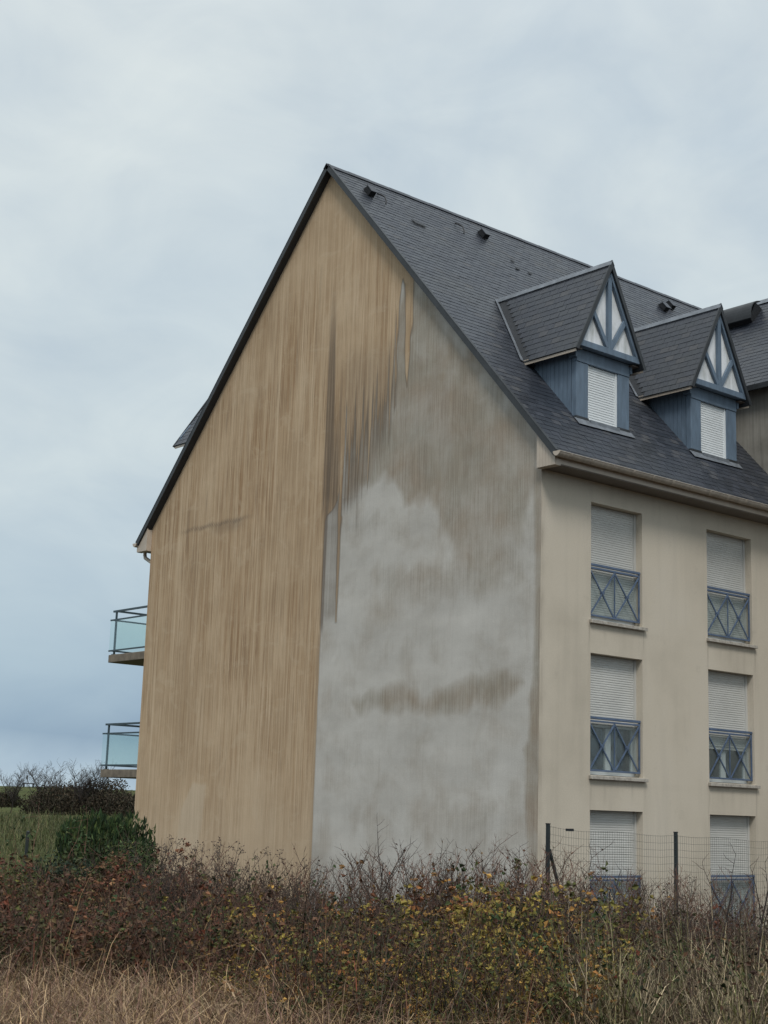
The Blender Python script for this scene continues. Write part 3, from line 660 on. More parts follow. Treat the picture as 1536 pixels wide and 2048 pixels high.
MB().prism([b_ - Vector((0, .16, 0)), b_ + Vector((0, .20, 0)) - Vector(upF) * .02, b_ + Vector((0, .20, 0)) - Vector(upF) * .13, b_ - Vector((0, .10, 0)) - Vector(upF) * .11], Vector(nF) * .012).build('patched_slate', 'black', roof)
for y, x in ((4.6, -4.9), (4.75, -4.6), (4.3, -5.15), (5.1, -4.3), (4.2, -4.9), (5.3, -4.0)):
    b_ = on_roof(y, x, .024); MB().prism([b_, b_ + Vector((0, .10, 0)), b_ + Vector((0, .11, 0)) - Vector(upF) * .06, b_ - Vector(upF) * .09], Vector(nF) * .01).build('slipped_slate', 'black', roof)
for y, z_ in ((0.25, 8.86), (0.25, 8.62)):            # snow guards on the far slope
    x = XA - (ZA - z_) / SLB
    MB().prism([(x, y, z_ + .03), (x - .30, y, z_ + .05), (x - .30, y, z_ + .015), (x, y, z_ - .06)], (0, .3, 0)).build('snow_guard', 'dark_edge', roof)

# dormers -----------------------------------------------------------------
def dormer(yc, s, label):
    """s = +1 street slope, -1 far slope; u is measured outwards from the ridge line"""
    sl_ = SL if s == 1 else SLB
    def X(u): return XA + s * u
    def rz(u): return ZA - sl_ * u
    uo = 0.0 if s == 1 else (XA - XL) - (XR - XA)
    UF = 5.81 + uo * .6; UG = UF + 0.16
    ZR, HW, K = (12.19, 0.97, 1.956) if s == 1 else (11.72, 0.97, 1.47)
    ze = ZR - HW * K
    zc_ = 10.36
    def ur(z): return (ZA - z) / sl_
    c = MB()
    for sy in (-1, 1):
        yy = yc + sy * 0.70
        c.prism([(X(UF - .05), yy, rz(UF - .05) - .05), (X(UF - .05), yy, zc_), (X(ur(zc_) - .05), yy, zc_)], (0, -sy * .04, 0))
    c.box(*sorted((X(UF - .13), X(UF - .10))), yc - .66, yc + .66, rz(UF) - .05, 10.4)
    dm = c.build('dormer', 'blue', bld); dm['label'] = label
    for sy in (-1, 1):                                # cheek boards
        u = UF - .13; w = .105
        while u - w > ur(zc_) - .02:
            a, b = u - w + .006, u
            P = [(X(a), yc + sy * .742, max(rz(a), 0) + .01), (X(b), yc + sy * .742, rz(b) + .01), (X(b), yc + sy * .742, zc_), (X(a), yc + sy * .742, zc_)]
            if rz(a) < zc_ - .05: MB().prism(P, (0, -sy * .03, 0)).build('cheek_board', 'blue', dm)
            u -= w
        lo, hi = sorted((sy * .42, sy * .745))
        MB().box(*sorted((X(UF - .12), X(UF))), yc + lo, yc + hi, rz(UF) + .02, 10.13).build('post', 'blue', dm, .006)
        MB().box(*sorted((X(UF - .13), X(UF + .012))), yc + lo - .008, yc + hi + .008, rz(UF) - .06, rz(UF) + .09).build('post_foot', 'dark_edge', dm)
        lo, hi = sorted((sy * .745, sy * .80))
        MB().box(*sorted((X(UF - .14), X(UF + .03))), yc + lo, yc + hi, 10.20, 10.38).build('corbel', 'blue', dm)
        # barge rafter timbers inside the pediment
        a, b = Vector((X(UG - .015), yc + sy * .80, 10.50)), Vector((X(UG - .015), yc, ZR - .125))
        MB().bar(a, b, 0.10, 0.06, (0, 0, 1)).build('rafter', 'blue', dm)
        a, b = Vector((X(UG - .02), yc + sy * .05, 10.52)), Vector((X(UG - .02), yc + sy * .46, 10.5 + .46 * K * .72))
        MB().bar(a, b, 0.085, 0.05, (0, 1, 0)).build('brace', 'blue', dm)
        # eave fascia and soffit
        y0, y1 = sorted((yc + sy * .935, yc + sy * .955))
        MB().box(*sorted((X(ur(10.3) - .1), X(UG + .015))), y0, y1, 10.235, 10.335).build('fascia_board', 'beige_pvc', dm)
        y0, y1 = sorted((yc + sy * .71, yc + sy * .934))
        MB().box(*sorted((X(ur(10.25) - .1), X(UG - .045))), y0, y1, 10.335, 10.35).build('soffit', 'soffit', dm)
        # roof deck of this slope
        nrm = Vector((0, sy * K, 1)).normalized()
        A, B = Vector((0, yc, ZR)), Vector((0, yc + sy * HW, ze))
        dk = MB(); x0, x1 = X(ur(ZR) - .3), X(UG + .03)
        dk.prism([(x0, A.y, A.z), (x0, B.y, B.z), (x0, B.y - nrm.y * .05, B.z - nrm.z * .05), (x0, A.y, A.z - .10)], (x1 - x0, 0, 0))
        dk.build('roof_deck', 'deck', dm)
        # dark verge at the front
        vg = MB(); x0, x1 = X(UG + .032), X(UG + .062)
        vg.prism([(x0, A.y, A.z + .06), (x0, B.y + nrm.y * .03, B.z + nrm.z * .03 - .02), (x0, B.y - nrm.y * .055, B.z - nrm.z * .055), (x0, A.y, A.z - .12)], (x1 - x0, 0, 0))
        vg.build('verge_board', 'dark_edge', dm)
        upv = np.array((0, -sy, K)) / math.hypot(1, K); al = np.array((-float(s), 0, 0))
        L_ = math.hypot(HW, HW * K); xf = X(UG + .055)
        lst = slate_matrices((xf, B.y, B.z), al, upv, nrm, 0, (UG + .055) - ur(ZR) + .3, L_, keep=lambda u, v, P: (P[0] - XA) * s > ur(P[2] - .25) - .06)
        if sy == -1 and s == 1: place_slates(lst, al, upv, nrm, dm)
        else: joined_slates('slate_courses', lst, al, upv, nrm, dm)
        # valley flashing
        pa = Vector((X(ur(ZR)), yc, ZR)); pb = Vector((X(ur(ze)), yc + sy * HW, ze)); dr = (pb - pa).normalized()
        nm_ = Vector(nF if s == 1 else nB); sd2 = dr.cross(nm_).normalized() * (1 if s == 1 else -1)
        oo = nm_ * .03
        w1 = -sd2 * .06 if (pa - sd2 - Vector((X(UF), yc, 0))).length > (pa + sd2 - Vector((X(UF), yc, 0))).length else sd2 * .06
        MB().prism([pa + oo, pb + oo, pb + oo + w1, pa + oo + w1], nm_ * .008).build('valley_flashing', 'zinc', dm)
    # lintel, tie beam, king post, infill, shutter
    MB().box(*sorted((X(UF - .12), X(UF + .015))), yc - .744, yc + .744, 10.131, 10.379).build('lintel', 'blue', dm, .006)
    MB().box(*sorted((X(UG - .14), X(UG + .012))), yc - .86, yc + .86, 10.38, 10.50).build('tie_beam', 'blue', dm, .006)
    MB().prism([(X(UG - .06), yc - .80, 10.50), (X(UG - .06), yc + .80, 10.50), (X(UG - .06), yc, ZR - .13)], (-s * .03, 0, 0)).build('infill_panel', 'panel', dm)
    MB().box(*sorted((X(UG - .058), X(UG + .008))), yc - .052, yc + .052, 10.501, ZR - .16).build('king_post', 'blue', dm)
    sh = MB(); xo = X(UF - .05); p = .048; z = 10.13; z0 = rz(UF) + .06; prof = []
    while z > z0 + .01:
        z2 = max(z - p, z0); prof += [(xo, z), (xo + s * .010, z - p * .25), (xo + s * .010, z - p * .72), (xo, z2 + .004)]; z = z2
    for (xa, za), (xb, zb) in zip(prof, prof[1:]): sh.quad((xa, yc - .39, za), (xa, yc + .37, za), (xb, yc + .37, zb), (xb, yc - .39, zb))
    sh.build('roller_shutter', 'shutter_white', dm)
    for a, b in ((-.42, -.39), (.37, .42)): MB().box(*sorted((X(UF - .06), X(UF - .025))), yc + a, yc + b, rz(UF) + .03, 10.13).build('shutter_guide', 'shutter_white', dm)
    MB().box(*sorted((X(UF - .06), X(UF + .06))), yc - .41, yc + .41, rz(UF) - .02, rz(UF) + .055).build('window_sill', 'zinc', dm)
    ap = MB(); nn = Vector(nF if s == 1 else nB); uu = Vector((s * (cs if s == 1 else csb), 0, -(sn if s == 1 else snb)))
    a = Vector((X(UF - .02), 0, rz(UF - .02))) + nn * .028
    ap.prism([a + Vector((0, yc - .80, 0)), a + Vector((0, yc + .80, 0)), a + Vector((0, yc + .80, 0)) + uu * .16, a + Vector((0, yc - .80, 0)) + uu * .20], nn * .008); ap.build('lead_apron', 'zinc', dm)
    rdg = MB()
    x0, x1 = X(ur(ZR) - .05), X(UG + .07)
    rdg.prism([(x0, yc, ZR + .055), (x0, yc - .06, ZR - .05), (x0, yc - .05, ZR - .06), (x0, yc, ZR + .03), (x0, yc + .05, ZR - .06), (x0, yc + .06, ZR - .05)], (x1 - x0, 0, 0)); rdg.build('ridge_cap', 'zinc', dm)
    return dm
dormer(2.13, 1, 'blue timber dormer nearest the stained gable')
dormer(5.50, 1, 'blue timber dormer beside the side wing')
dormer(1.18, -1, 'dormer on the far roof slope peeping over the verge')

# side wing ---------------------------------------------------------------
ZWE, YWR, ZWR = 10.93, 9.70, 13.81; SLW = (ZWR - ZWE) / (YWR - 7.1); XWE = 3.0
MB().prism([(XWE, YW, -.7), (XWE, YW, ZWE + .1), (-4.6, YW, ZWE + .1), (-4.6, YW, 9.0), (-.001, YW, 7.6), (-.001, YW, -.7)], (0, .3, 0)).build('wing_wall', 'gable_wing' if 'gable_wing' in M else 'facade', bld)
wr = MB(); wr.prism([(-7, 7.1, ZWE), (-7, YWR, ZWR), (-7, 2 * YWR - 7.1, ZWE), (-7, 2 * YWR - 7.1, ZWE - .12), (-7, YWR, ZWR - .15), (-7, 7.1, ZWE - .12)], (XWE + 7.2, 0, 0))
wro = wr.build('wing_roof', 'deck', bld)
MB().prism([(XWE - .1, YW + .301, 8), (XWE - .1, 2 * YWR - YW, 8), (XWE - .1, 2 * YWR - YW, ZWE), (XWE - .1, YWR, ZWR - .2), (XWE - .1, YW + .301, ZWE)], (-.25, 0, 0)).build('wing_gable', 'facade', bld)
cw = 1 / math.hypot(1, SLW); upW = (0, cw, SLW * cw); nW = (0, -SLW * cw, cw)
joined_slates('slate_courses', slate_matrices((0, 7.09, ZWE), (1, 0, 0), upW, nW, -6.8, XWE + .2, (YWR - 7.1) / cw, keep=lambda u, v, P: P[2] > float(roof_z(P[0])) - .5), (1, 0, 0), upW, nW, wro)
MB().prism([(-6, YWR, ZWR + .08), (-6, YWR - .1, ZWR - .05), (-6, YWR + .1, ZWR - .05)], (XWE + 6, 0, 0)).build('ridge_cap', 'zinc', wro)
MB().box(-2.5, XWE, 7.03, 7.10, ZWE - .12, ZWE - .005).build('eave_trim', 'dark_edge', wro)
# curved metal smoke hood on the wing roof
hb = MB(); x0, x1 = -2.95, -1.93; n = 10; arc = []
Uw, Nw = Vector(upW), Vector(nW); base = Vector((0, 9.06, 13.10))
for k in range(n + 1):
    a = k / n; v = 0.62 * a; h = 0.34 * math.sin(math.pi * (0.16 + 0.62 * a)) + 0.03
    arc.append(base + Uw * (v - .05) + Nw * h)
inner = [p - Nw * .025 for p in reversed(arc)]
hb.prism([Vector((x0, p.y, p.z)) for p in arc + inner], (x1 - x0, 0, 0))
ho = hb.build('roof_hood', 'hood' if 'hood' in M else 'dark_edge', wro)
MB().prism([base + Vector((x0 + .08, 0, 0)) + Nw * .01 + Uw * .02, base + Vector((x0 + .08, 0, 0)) + Nw * .16 + Uw * .04, base + Vector((x0 + .08, 0, 0)) + Nw * .28 + Uw * .5, base + Vector((x0 + .08, 0, 0)) + Uw * .6], (x1 - x0 - .16, 0, 0)).build('hood_frame', 'black', ho)

# rear balconies ----------------------------------------------------------
def balcony(zf, label):
    x0, x1, y0, y1 = -14.78, -W - .001, 0.20, 3.6
    b = MB().box(x0, x1, y0, y1, zf - .19, zf).build('balcony', 'slab', bld, .012); b['label'] = label
    xo, yo = x0 + .13, y0 + .08
    for x, y in ((xo, yo), (-W - .12, yo), (xo, 1.9), (xo, y1 - .08)):
        MB().box(x - .02, x + .02, y - .02, y + .02, zf + .001, zf + 1.06).build('post', 'rail_dark', b)
        MB().box(x - .05, x + .05, y - .05, y + .05, zf + .0015, zf + .02).build('post_foot', 'rail_dark', b)
    for (ax, ay, bx, by) in ((xo - .14, yo, -W - .02, yo), (xo, yo + .03, xo, y1 - .05)):
        MB().bar((ax, ay, zf + 1.085), (bx, by, zf + 1.085), .045, .045, (0, 0, 1)).build('handrail', 'rail_dark', b)
    for z_ in (.10, .86):
        for (ax, ay, bx, by) in ((xo - .16, yo - .06, -W - .02, yo - .06), (xo - .06, yo - .06, xo - .06, y1 - .05)):
            MB().bar((ax, ay, zf + z_), (bx, by, zf + z_), .035, .03, (0, 0, 1)).build('rail', 'rail_dark', b)
    MB().box(xo - .15, -W - .06, yo - .066, yo - .056, zf + .12, zf + .84).build('glass_panel', 'glass', b)
    MB().box(xo - .066, xo - .056, yo + .05, y1 - .06, zf + .12, zf + .84).build('glass_panel', 'glass', b)
balcony(5.40, 'upper rear balcony with glass railing'); balcony(2.62, 'lower rear balcony with glass railing')

# ------------------------------------------------------------------ vegetation
def spot(u, d, lift=0.0):
    """a place on the ground d metres away, at bearing column u (0..1536 across the view)"""
    f = np.array((FWD.x, FWD.y)) / math.hypot(FWD.x, FWD.y); r = np.array((f[1], -f[0]))
    k = (u - 748) / 3002.0
    v = f + r * k; v /= np.linalg.norm(v)
    p = CAM[:2] + v * d
    return Vector((p[0], p[1], float(height(p[0], p[1])) + lift))
def nrm(v): return v / (np.linalg.norm(v, axis=-1, keepdims=True) + 1e-9)
class Plant:
    def __init__(s, seed): s.rg = np.random.default_rng(seed); s.p0 = []; s.p1 = []; s.r0 = []; s.r1 = []; s.c = []; s.lb = []; s.ld = []; s.ln = []; s.ll = []; s.lw = []; s.lc = []
    def branch(s, p, d, length, nseg, r0, r1, wander, lift, col):
        pts = [np.array(p, float)]; d = nrm(np.array(d, float)); st = length / nseg
        for i in range(nseg):
            d = nrm(d + s.rg.normal(0, wander, 3) + np.array((0, 0, lift)))
            q = pts[-1] + d * st; a, b = r0 + (r1 - r0) * i / nseg, r0 + (r1 - r0) * (i + 1) / nseg
            s.p0.append(pts[-1]); s.p1.append(q); s.r0.append(a); s.r1.append(b); s.c.append(col); pts.append(q)
        return pts, d
    def leaf(s, p, d, length, width, col):
        s.lb.append(p); s.ld.append(d); s.ln.append(s.rg.normal(0, 1, 3)); s.ll.append(length); s.lw.append(width); s.lc.append(col)
    def stems_mesh(s, name):
        return tubes(name, np.array(s.p0), np.array(s.p1), np.array(s.r0), np.array(s.r1), np.array(s.c))
    def leaves_mesh(s, name):
        return leaves(name, np.array(s.lb), np.array(s.ld), np.array(s.ln), np.array(s.ll), np.array(s.lw), np.array(s.lc))
def tubes_np(p0, p1, r0, r1, c):
    d = nrm(p1 - p0); ref = np.where(np.abs(d[:, 2:3]) < 0.9, np.array((0, 0, 1.0)), np.array((1.0, 0, 0)))
    u = nrm(np.cross(d, ref)); w = np.cross(d, u); V = []
    for P, r in ((p0, r0), (p1, r1)):
        for k in range(3):
            a = 2 * math.pi * k / 3; V.append(P + (u * math.cos(a) + w * math.sin(a)) * r[:, None])
    V = np.stack(V, 1); n = len(p0)
    F = np.array([(0, 1, 4, 3), (1, 2, 5, 4), (2, 0, 3, 5)])
    return V.reshape(-1, 3), (F[None] + 6 * np.arange(n)[:, None, None]).reshape(-1, 4), np.repeat(c, 6, 0)
def tubes(name, *a):
    V, F, c = tubes_np(*a); return np_mesh(name, V, F, M['veg'], col=c)
def leaves_np(b, d, n, l, w, c):
    d = nrm(d); sd = nrm(np.cross(d, n)); nn = np.cross(sd, d)
    mid = b + d * (l * .48)[:, None] + nn * (w * .35)[:, None]
    V = np.stack([b, mid + sd * (w * .5)[:, None], b + d * l[:, None], mid - sd * (w * .5)[:, None]], 1)
    return V.reshape(-1, 3), np.arange(len(b) * 4).reshape(-1, 4), np.repeat(c, 4, 0)
def leaves(name, *a):
    V, F, c = leaves_np(*a); return np_mesh(name, V, F, M['veg'], col=c)
def blades_np(rg, base, h, lean, w, c, droop=0.6):
    """grass blades: ribbons of three bent segments"""
    n = len(base); a = rg.uniform(0, 2 * math.pi, n); o = np.stack([np.cos(a), np.sin(a), np.zeros(n)], 1); sd = np.stack([-np.sin(a + rg.normal(0, .6, n)), np.cos(a), np.zeros(n)], 1)
    V = []
    for k, (t, ww) in enumerate(((0, 1), (.4, .9), (.75, .65), (1, .12))):
        p = base + o * (lean * h * t ** 1.8)[:, None]; p[:, 2] += h * (t - droop * lean * t ** 3)
        V += [p - sd * (w * ww / 2)[:, None], p + sd * (w * ww / 2)[:, None]]
    V = np.stack(V, 1); F = np.array([(0, 1, 3, 2), (2, 3, 5, 4), (4, 5, 7, 6)])
    return V.reshape(-1, 3), (F[None] + 8 * np.arange(n)[:, None, None]).reshape(-1, 4), np.repeat(c, 8, 0)
def pick(rg, n, pal, jit=0.25):
    pal = np.array(pal); w = pal[:, 3] / pal[:, 3].sum(); c = pal[rg.choice(len(pal), n, p=w), :3]
    return c * np.exp(rg.normal(0, jit, (n, 1)))
def join(parts):
    V, F, C_ = [], [], []; n = 0
    for v, f, c in parts: V.append(v); F.append(f + n); C_.append(c); n += len(v)
    return np.concatenate(V), np.concatenate(F), np.concatenate(C_)
TW = (0.066, 0.049, 0.038); TW2 = (0.130, 0.070, 0.050); TWG = (0.075, 0.068, 0.060)
GREEN = [(.030, .050, .020, 3), (.055, .080, .028, 3), (.085, .095, .030, 2)]
AUTUMN = [(.034, .052, .020, 3.5), (.075, .085, .028, 3.5), (.16, .14, .038, 3), (.34, .24, .055, 1.8), (.34, .16, .05, 1.4), (.17, .065, .032, 1.8), (.11, .065, .04, 2)]
BROWN = [(.095, .048, .030, 4), (.145, .072, .040, 3), (.055, .036, .026, 2), (.055, .072, .026, 2.6), (.24, .15, .07, 1.0), (.16, .050, .028, 1.2)]
STRAW = [(.38, .26, .14, 3), (.27, .18, .105, 3), (.175, .11, .08, 3), (.44, .32, .20, 1.4), (.19, .105, .075, 2.5), (.11, .095, .045, 1)]
REED = [(.32, .25, .16, 3), (.24, .19, .125, 3), (.42, .34, .22, 1.4), (.15, .125, .07, 2), (.11, .12, .045, 1.2)]

def twiggy(seed, H, nst=13, spread=.55, red=True):
    P = Plant(seed); rg = P.rg
    for i in range(nst):
        a = rg.uniform(0, 6.28); r = rg.uniform(0, .22); b = (r * math.cos(a), r * math.sin(a), -.08)
        h = H * rg.uniform(.62, 1.0); c = np.array(TW2 if rg.random() < .5 and red else TW) * rg.uniform(.7, 1.25)
        pts, d = P.branch(b, (math.cos(a) * spread * rg.uniform(.3, 1), math.sin(a) * spread * rg.uniform(.3, 1), 1), h, 7, .0085, .0028, .10, .05, c)
        for k in range(2, 8):
            for _ in range(2 if k > 3 else 1):
                a2 = rg.uniform(0, 6.28); q, d2 = P.branch(pts[k], (math.cos(a2) * .8, math.sin(a2) * .8, rg.uniform(.5, 1.2)), h * rg.uniform(.13, .30), 4, .0040, .0017, .16, .10, c * 1.05)
                for j in (1, 2, 3):
                    a3 = rg.uniform(0, 6.28); P.branch(q[j], (math.cos(a3), math.sin(a3), rg.uniform(.3, 1.1)), h * rg.uniform(.05, .11), 2, .0024, .0013, .2, .1, c * 1.1)
                    if rg.random() < .16:
                        P.leaf(q[j], rg.normal(0, 1, 3) + (0, 0, -.2), rg.uniform(.025, .05), rg.uniform(.02, .035), pick(rg, 1, BROWN)[0])
    for _ in range(6): P.leaf(np.array((0, 0, .3)), rg.normal(0, 1, 3), .04, .03, np.array(BROWN[0][:3]))
    return P
def bramble(seed, H, pal, nleaf=1.0, ncane=22):
    P = Plant(seed); rg = P.rg
    for i in range(ncane):
        a = rg.uniform(0, 6.28); r = rg.uniform(0, .35); b = (r * math.cos(a), r * math.sin(a), -.08); h = H * rg.uniform(.5, 1.15) * (1.35 if i % 6 == 0 else 1.0)
        c = np.array(TW2) * rg.uniform(.6, 1.3)
        pts, d = P.branch(b, (math.cos(a) * .55, math.sin(a) * .55, 1), h, 9, .0065, .0022, .15, -.035, c)
        cp = pick(rg, 1, pal, .15)[0]
        for k in range(2, 10):
            for _ in range(rg.poisson((1.3 if i % 6 == 0 else 3.2) * nleaf)):
                tw, d2 = P.branch(pts[k], rg.normal(0, 1, 3) + (0, 0, .3), rg.uniform(.05, .20), 2, .0022, .0012, .2, .05, c)
                cc = .62 * cp + .38 * pick(rg, 1, pal, .2)[0]
                for _ in range(3):
                    dd = rg.normal(0, 1, 3) * (1, 1, .6) + (0, 0, -.15); L_ = rg.uniform(.030, .074)
                    P.leaf(tw[-1] + rg.normal(0, .01, 3), dd, L_, L_ * rg.uniform(.6, .85), cc * np.exp(rg.normal(0, .15)))
    return P
def weeds(seed, H):                                   # dark dead stalks with seed heads
    P = Plant(seed); rg = P.rg
    for i in range(9):
        a = rg.uniform(0, 6.28); r = rg.uniform(0, .25); h = H * rg.uniform(.55, 1); c = np.array((.055, .042, .036)) * rg.uniform(.8, 1.5)
        pts, d = P.branch((r * math.cos(a), r * math.sin(a), -.05), (rg.normal(0, .12), rg.normal(0, .12), 1), h, 8, .006, .0025, .05, .02, c)
        for k in range(4, 9):
            for _ in range(4):
                q, d2 = P.branch(pts[k], rg.normal(0, 1, 3) + (0, 0, .6), rg.uniform(.04, .14), 2, .0025, .0015, .15, .1, c)
                for _ in range(3): P.leaf(q[-1] + rg.normal(0, .012, 3), rg.normal(0, 1, 3), rg.uniform(.015, .035), .016, c * rg.uniform(.8, 1.4))
    return P
def evergreen(seed, H, R_, n, pal, upright=1.0, leafl=(.05, .10), sprig=True):
    P = Plant(seed); rg = P.rg
    for i in range(max(10, n // 260)):
        a = rg.uniform(0, 6.28); q = math.sqrt(rg.random()) * R_ * .6
        pts, d = P.branch((q * math.cos(a) * .6, q * math.sin(a) * .6, -.05), (math.cos(a) * .35, math.sin(a) * .35, 1), H * rg.uniform(.7, .98), 6, .018, .005, .09, .05, np.array(TW))
        for p in pts[2:]:
            for _ in range(5): P.branch(p, rg.normal(0, 1, 3) + (0, 0, .8), rg.uniform(.15, .4), 3, .005, .002, .15, .1, np.array(TW))
    lobes = [(rg.normal(0, R_ * .45, 2), rg.uniform(.35, .8) * H, rg.uniform(.35, .6)) for _ in range(11)]
    for i in range(n):
        (cx, cy), cz, rr_ = lobes[rg.integers(11)]
        v = nrm(rg.normal(0, 1, 3)) * rg.random() ** .35 * rr_
        p = np.array((cx + v[0] * R_ * .9, cy + v[1] * R_ * .9, cz + v[2] * H * .62))
        if p[2] < .02 or p[2] > H * 1.08: continue
        l = rg.uniform(*leafl); P.leaf(p, nrm(rg.normal(0, 1, 3) + (0, 0, upright)), l, l * rg.uniform(.22, .5), pick(rg, 1, pal, .28)[0])
    return P
def thing(name, label, cat, P, loc, rz=0.0, sc_=1.0, group=None, parts=('stems', 'foliage'), meshes=None):
    r = empty(name, loc); r.rotation_euler = (0, 0, rz); r.scale = (sc_, sc_, sc_) if not hasattr(sc_, '__len__') else sc_
    tag(r, label, cat, group)
    ms_ = meshes or [P.stems_mesh(parts[0])] + ([P.leaves_mesh(parts[1])] if P.lb else [])
    for nm, me in zip(parts, ms_):
        o = link(bpy.data.objects.new(nm, me), r)
        if nm not in ('trunk', 'stem'): o['kind'] = 'stuff'
    return r, ms_
def zone(u):
    return ('left of the house corner', 'before the tan wall')[int(u > 290)] if u < 620 else ('before the grey wall', 'before the window facade')[int(u > 1085)]
def scatter(name, label, cat, templates, spots_, group, parts=('stems', 'foliage'), seed=1):
    rg = np.random.default_rng(seed)
    tm = [(P.stems_mesh(parts[0]), P.leaves_mesh(parts[1])) for P in templates]
    for u, d, k in spots_:
        r, _ = thing(name, label + ' ' + zone(u), cat, None, spot(u, d), rg.uniform(0, 6.28), (k * rg.uniform(.9, 1.1), k * rg.uniform(.9, 1.1), k), group + ' ' + zone(u), parts, meshes=tm[rg.integers(len(tm))])
vr = np.random.default_rng(77)
tw_t = [twiggy(100 + i, 1.5, 14) for i in range(5)]
sp = []
for u in np.arange(318, 1540, 36):
    sp.append((u + vr.uniform(-14, 14), vr.uniform(18.2, 20.4), vr.uniform(.80, 1.04) * (0.90 if u < 620 else 1.0) * (.84 if u > 1130 else 1)))
scatter('twiggy_shrub', 'leafless reddish twiggy shrub at the back of the thicket', 'shrub', tw_t, sp, 'leafless shrubs', ('stems', 'dead_leaves'), 5)
sp = [(u + vr.uniform(-20, 20), vr.uniform(15.6, 17.8), vr.uniform(.46, .66)) for u in np.arange(0, 1540, 66)]
scatter('low_twiggy_shrub', 'low leafless brown shrub tangled in mid-thicket', 'shrub', tw_t, sp, 'low leafless shrubs', ('stems', 'dead_leaves'), 6)
YEL = [(.16, .145, .035, 3), (.34, .245, .055, 2.6), (.42, .28, .07, 1.2), (.38, .17, .05, 1.4), (.075, .085, .026, 2.2)]
br_y = [bramble(200 + i, 1.0, YEL, .9) for i in range(3)]
sp = [(u + vr.uniform(-16, 16), d_, k) for u, d_, k in ((540, 15.2, .8), (580, 17.2, 1.0), (700, 16.2, .75), (790, 14.0, .72), (815, 13.6, .66), (800, 17.0, 1.0), (905, 17.6, 1.0), (960, 15.4, .9), (1010, 13.8, .85), (1050, 13.4, .75), (1080, 15.2, 1.05), (1120, 14.2, .85), (1180, 17.8, 1.05), (1205, 16.0, .85), (980, 16.2, 1.2), (1065, 15.8, 1.2), (850, 16.0, 1.0), (740, 15.0, .8), (640, 14.4, .7), (880, 13.0, .5), (490, 14.4, .5))]
scatter('yellow_bramble', 'bramble bush with bright yellow leaves', 'bush', br_y, sp, 'yellow-leaved brambles', ('canes', 'foliage'), 7)
br_m = [bramble(215 + i, 1.0, AUTUMN, 1.05) for i in range(4)]
sp = [(u + vr.uniform(-22, 22), vr.uniform(12.7, 18.0), vr.uniform(.45, 1.15)) for u in np.arange(470, 1190, 30)]
sp = [(u, d_, k * (1 if d_ > 15 else .8)) for u, d_, k in sp]
sp += [(870, 18.6, 1.05), (915, 18.0, 1.0), (955, 17.4, 1.05), (1000, 17.0, 1.1), (1045, 17.6, 1.15), (1100, 17.2, 1.1), (1150, 18.0, 1.05), (690, 18.4, 1.0), (600, 18.2, .95)]
scatter('bramble_bush', 'autumn bramble bush of mixed green, rust and yellow leaves', 'bush', br_m, sp, 'mixed brambles', ('canes', 'foliage'), 17)
br_b = [bramble(230 + i, .95, BROWN, 1.0) for i in range(4)]
sp = [(u + vr.uniform(-22, 22), vr.uniform(15.0, 19.0), vr.uniform(.50, 1.15)) for u in np.concatenate([np.arange(-10, 700, 30), np.arange(1160, 1545, 60)])]
sp += [(25, 22.5, 1.2), (70, 22.0, 1.15), (125, 22.4, 1.25), (160, 21.6, 1.2), (205, 22.2, 1.3), (250, 21.8, 1.3), (300, 22.0, 1.35)]
scatter('brown_bramble', 'dull brown withering bramble in the thicket', 'bush', br_b, sp, 'brown brambles', ('canes', 'foliage'), 8)
br_g = [bramble(260 + i, .9, GREEN + [(.12, .12, .035, .8)], 1.1) for i in range(3)]
sp = [(140, 25.5, 1.5), (175, 24.0, 1.35), (240, 24.5, 1.45), (285, 24.0, 1.4), (90, 23.0, 1.2), (40, 16.0, .85), (150, 16.4, .95), (190, 15.6, .8), (250, 16.8, .9), (330, 16.2, .8), (985, 18.6, 1.25), (1030, 18.2, 1.3), (1075, 14.6, .95), (1110, 15.4, 1.0), (880, 14.4, .7), (700, 15.6, .8), (430, 19.0, 1.1), (560, 18.6, 1.05), (640, 17.5, 1.0), (1060, 16.4, 1.0)]
scatter('green_bramble', 'dark green bramble among the browned bushes', 'bush', br_g, sp, 'green brambles', ('canes', 'foliage'), 9)
wd = [weeds(300 + i, 1.45) for i in range(3)]
sp = [(u + vr.uniform(-10, 10), vr.uniform(18.5, 20.5), vr.uniform(.8, 1.05)) for u in (312, 340, 365, 388, 412, 432, 458, 500, 540)]
sp += [(u + vr.uniform(-12, 12), vr.uniform(15.5, 19.0), vr.uniform(.65, 1.0)) for u in np.arange(590, 1530, 55)]
scatter('dead_weed', 'dark dead weed stalks with seed heads', 'weed', wd, sp, 'dead weeds', ('stalks', 'seed_heads'), 10)

# single plants that stand out
def sapling(seed, H, forks, lean=(0, 0), r=.011):
    P = Plant(seed); rg = P.rg; c = np.array((.045, .034, .030))
    pts, d = P.branch((0, 0, -.1), (lean[0], lean[1], 1), H * .72, 8, r, r * .55, .05, .03, c)
    for k, a, ln in forks:
        q, d2 = P.branch(pts[k], (RIGHT.x * a, RIGHT.y * a, 1), H * ln, 8, r * .55, .0022, .07, .04, c)
        for j in range(2, 9):
            a2 = rg.uniform(0, 6.28); P.branch(q[j], (math.cos(a2), math.sin(a2), rg.uniform(.4, 1)), H * rg.uniform(.04, .10), 3, .003, .0014, .15, .1, c)
    return P
thing('bare_sapling', 'tall forked bare sapling in front of the grey wall, tallest of the thicket', 'sapling', sapling(401, 1.95, [(4, -.55, .42), (5, .45, .40), (6, .95, .34), (7, -.1, .36), (6, -.9, .26)]), spot(765, 18.4), parts=('stem',))
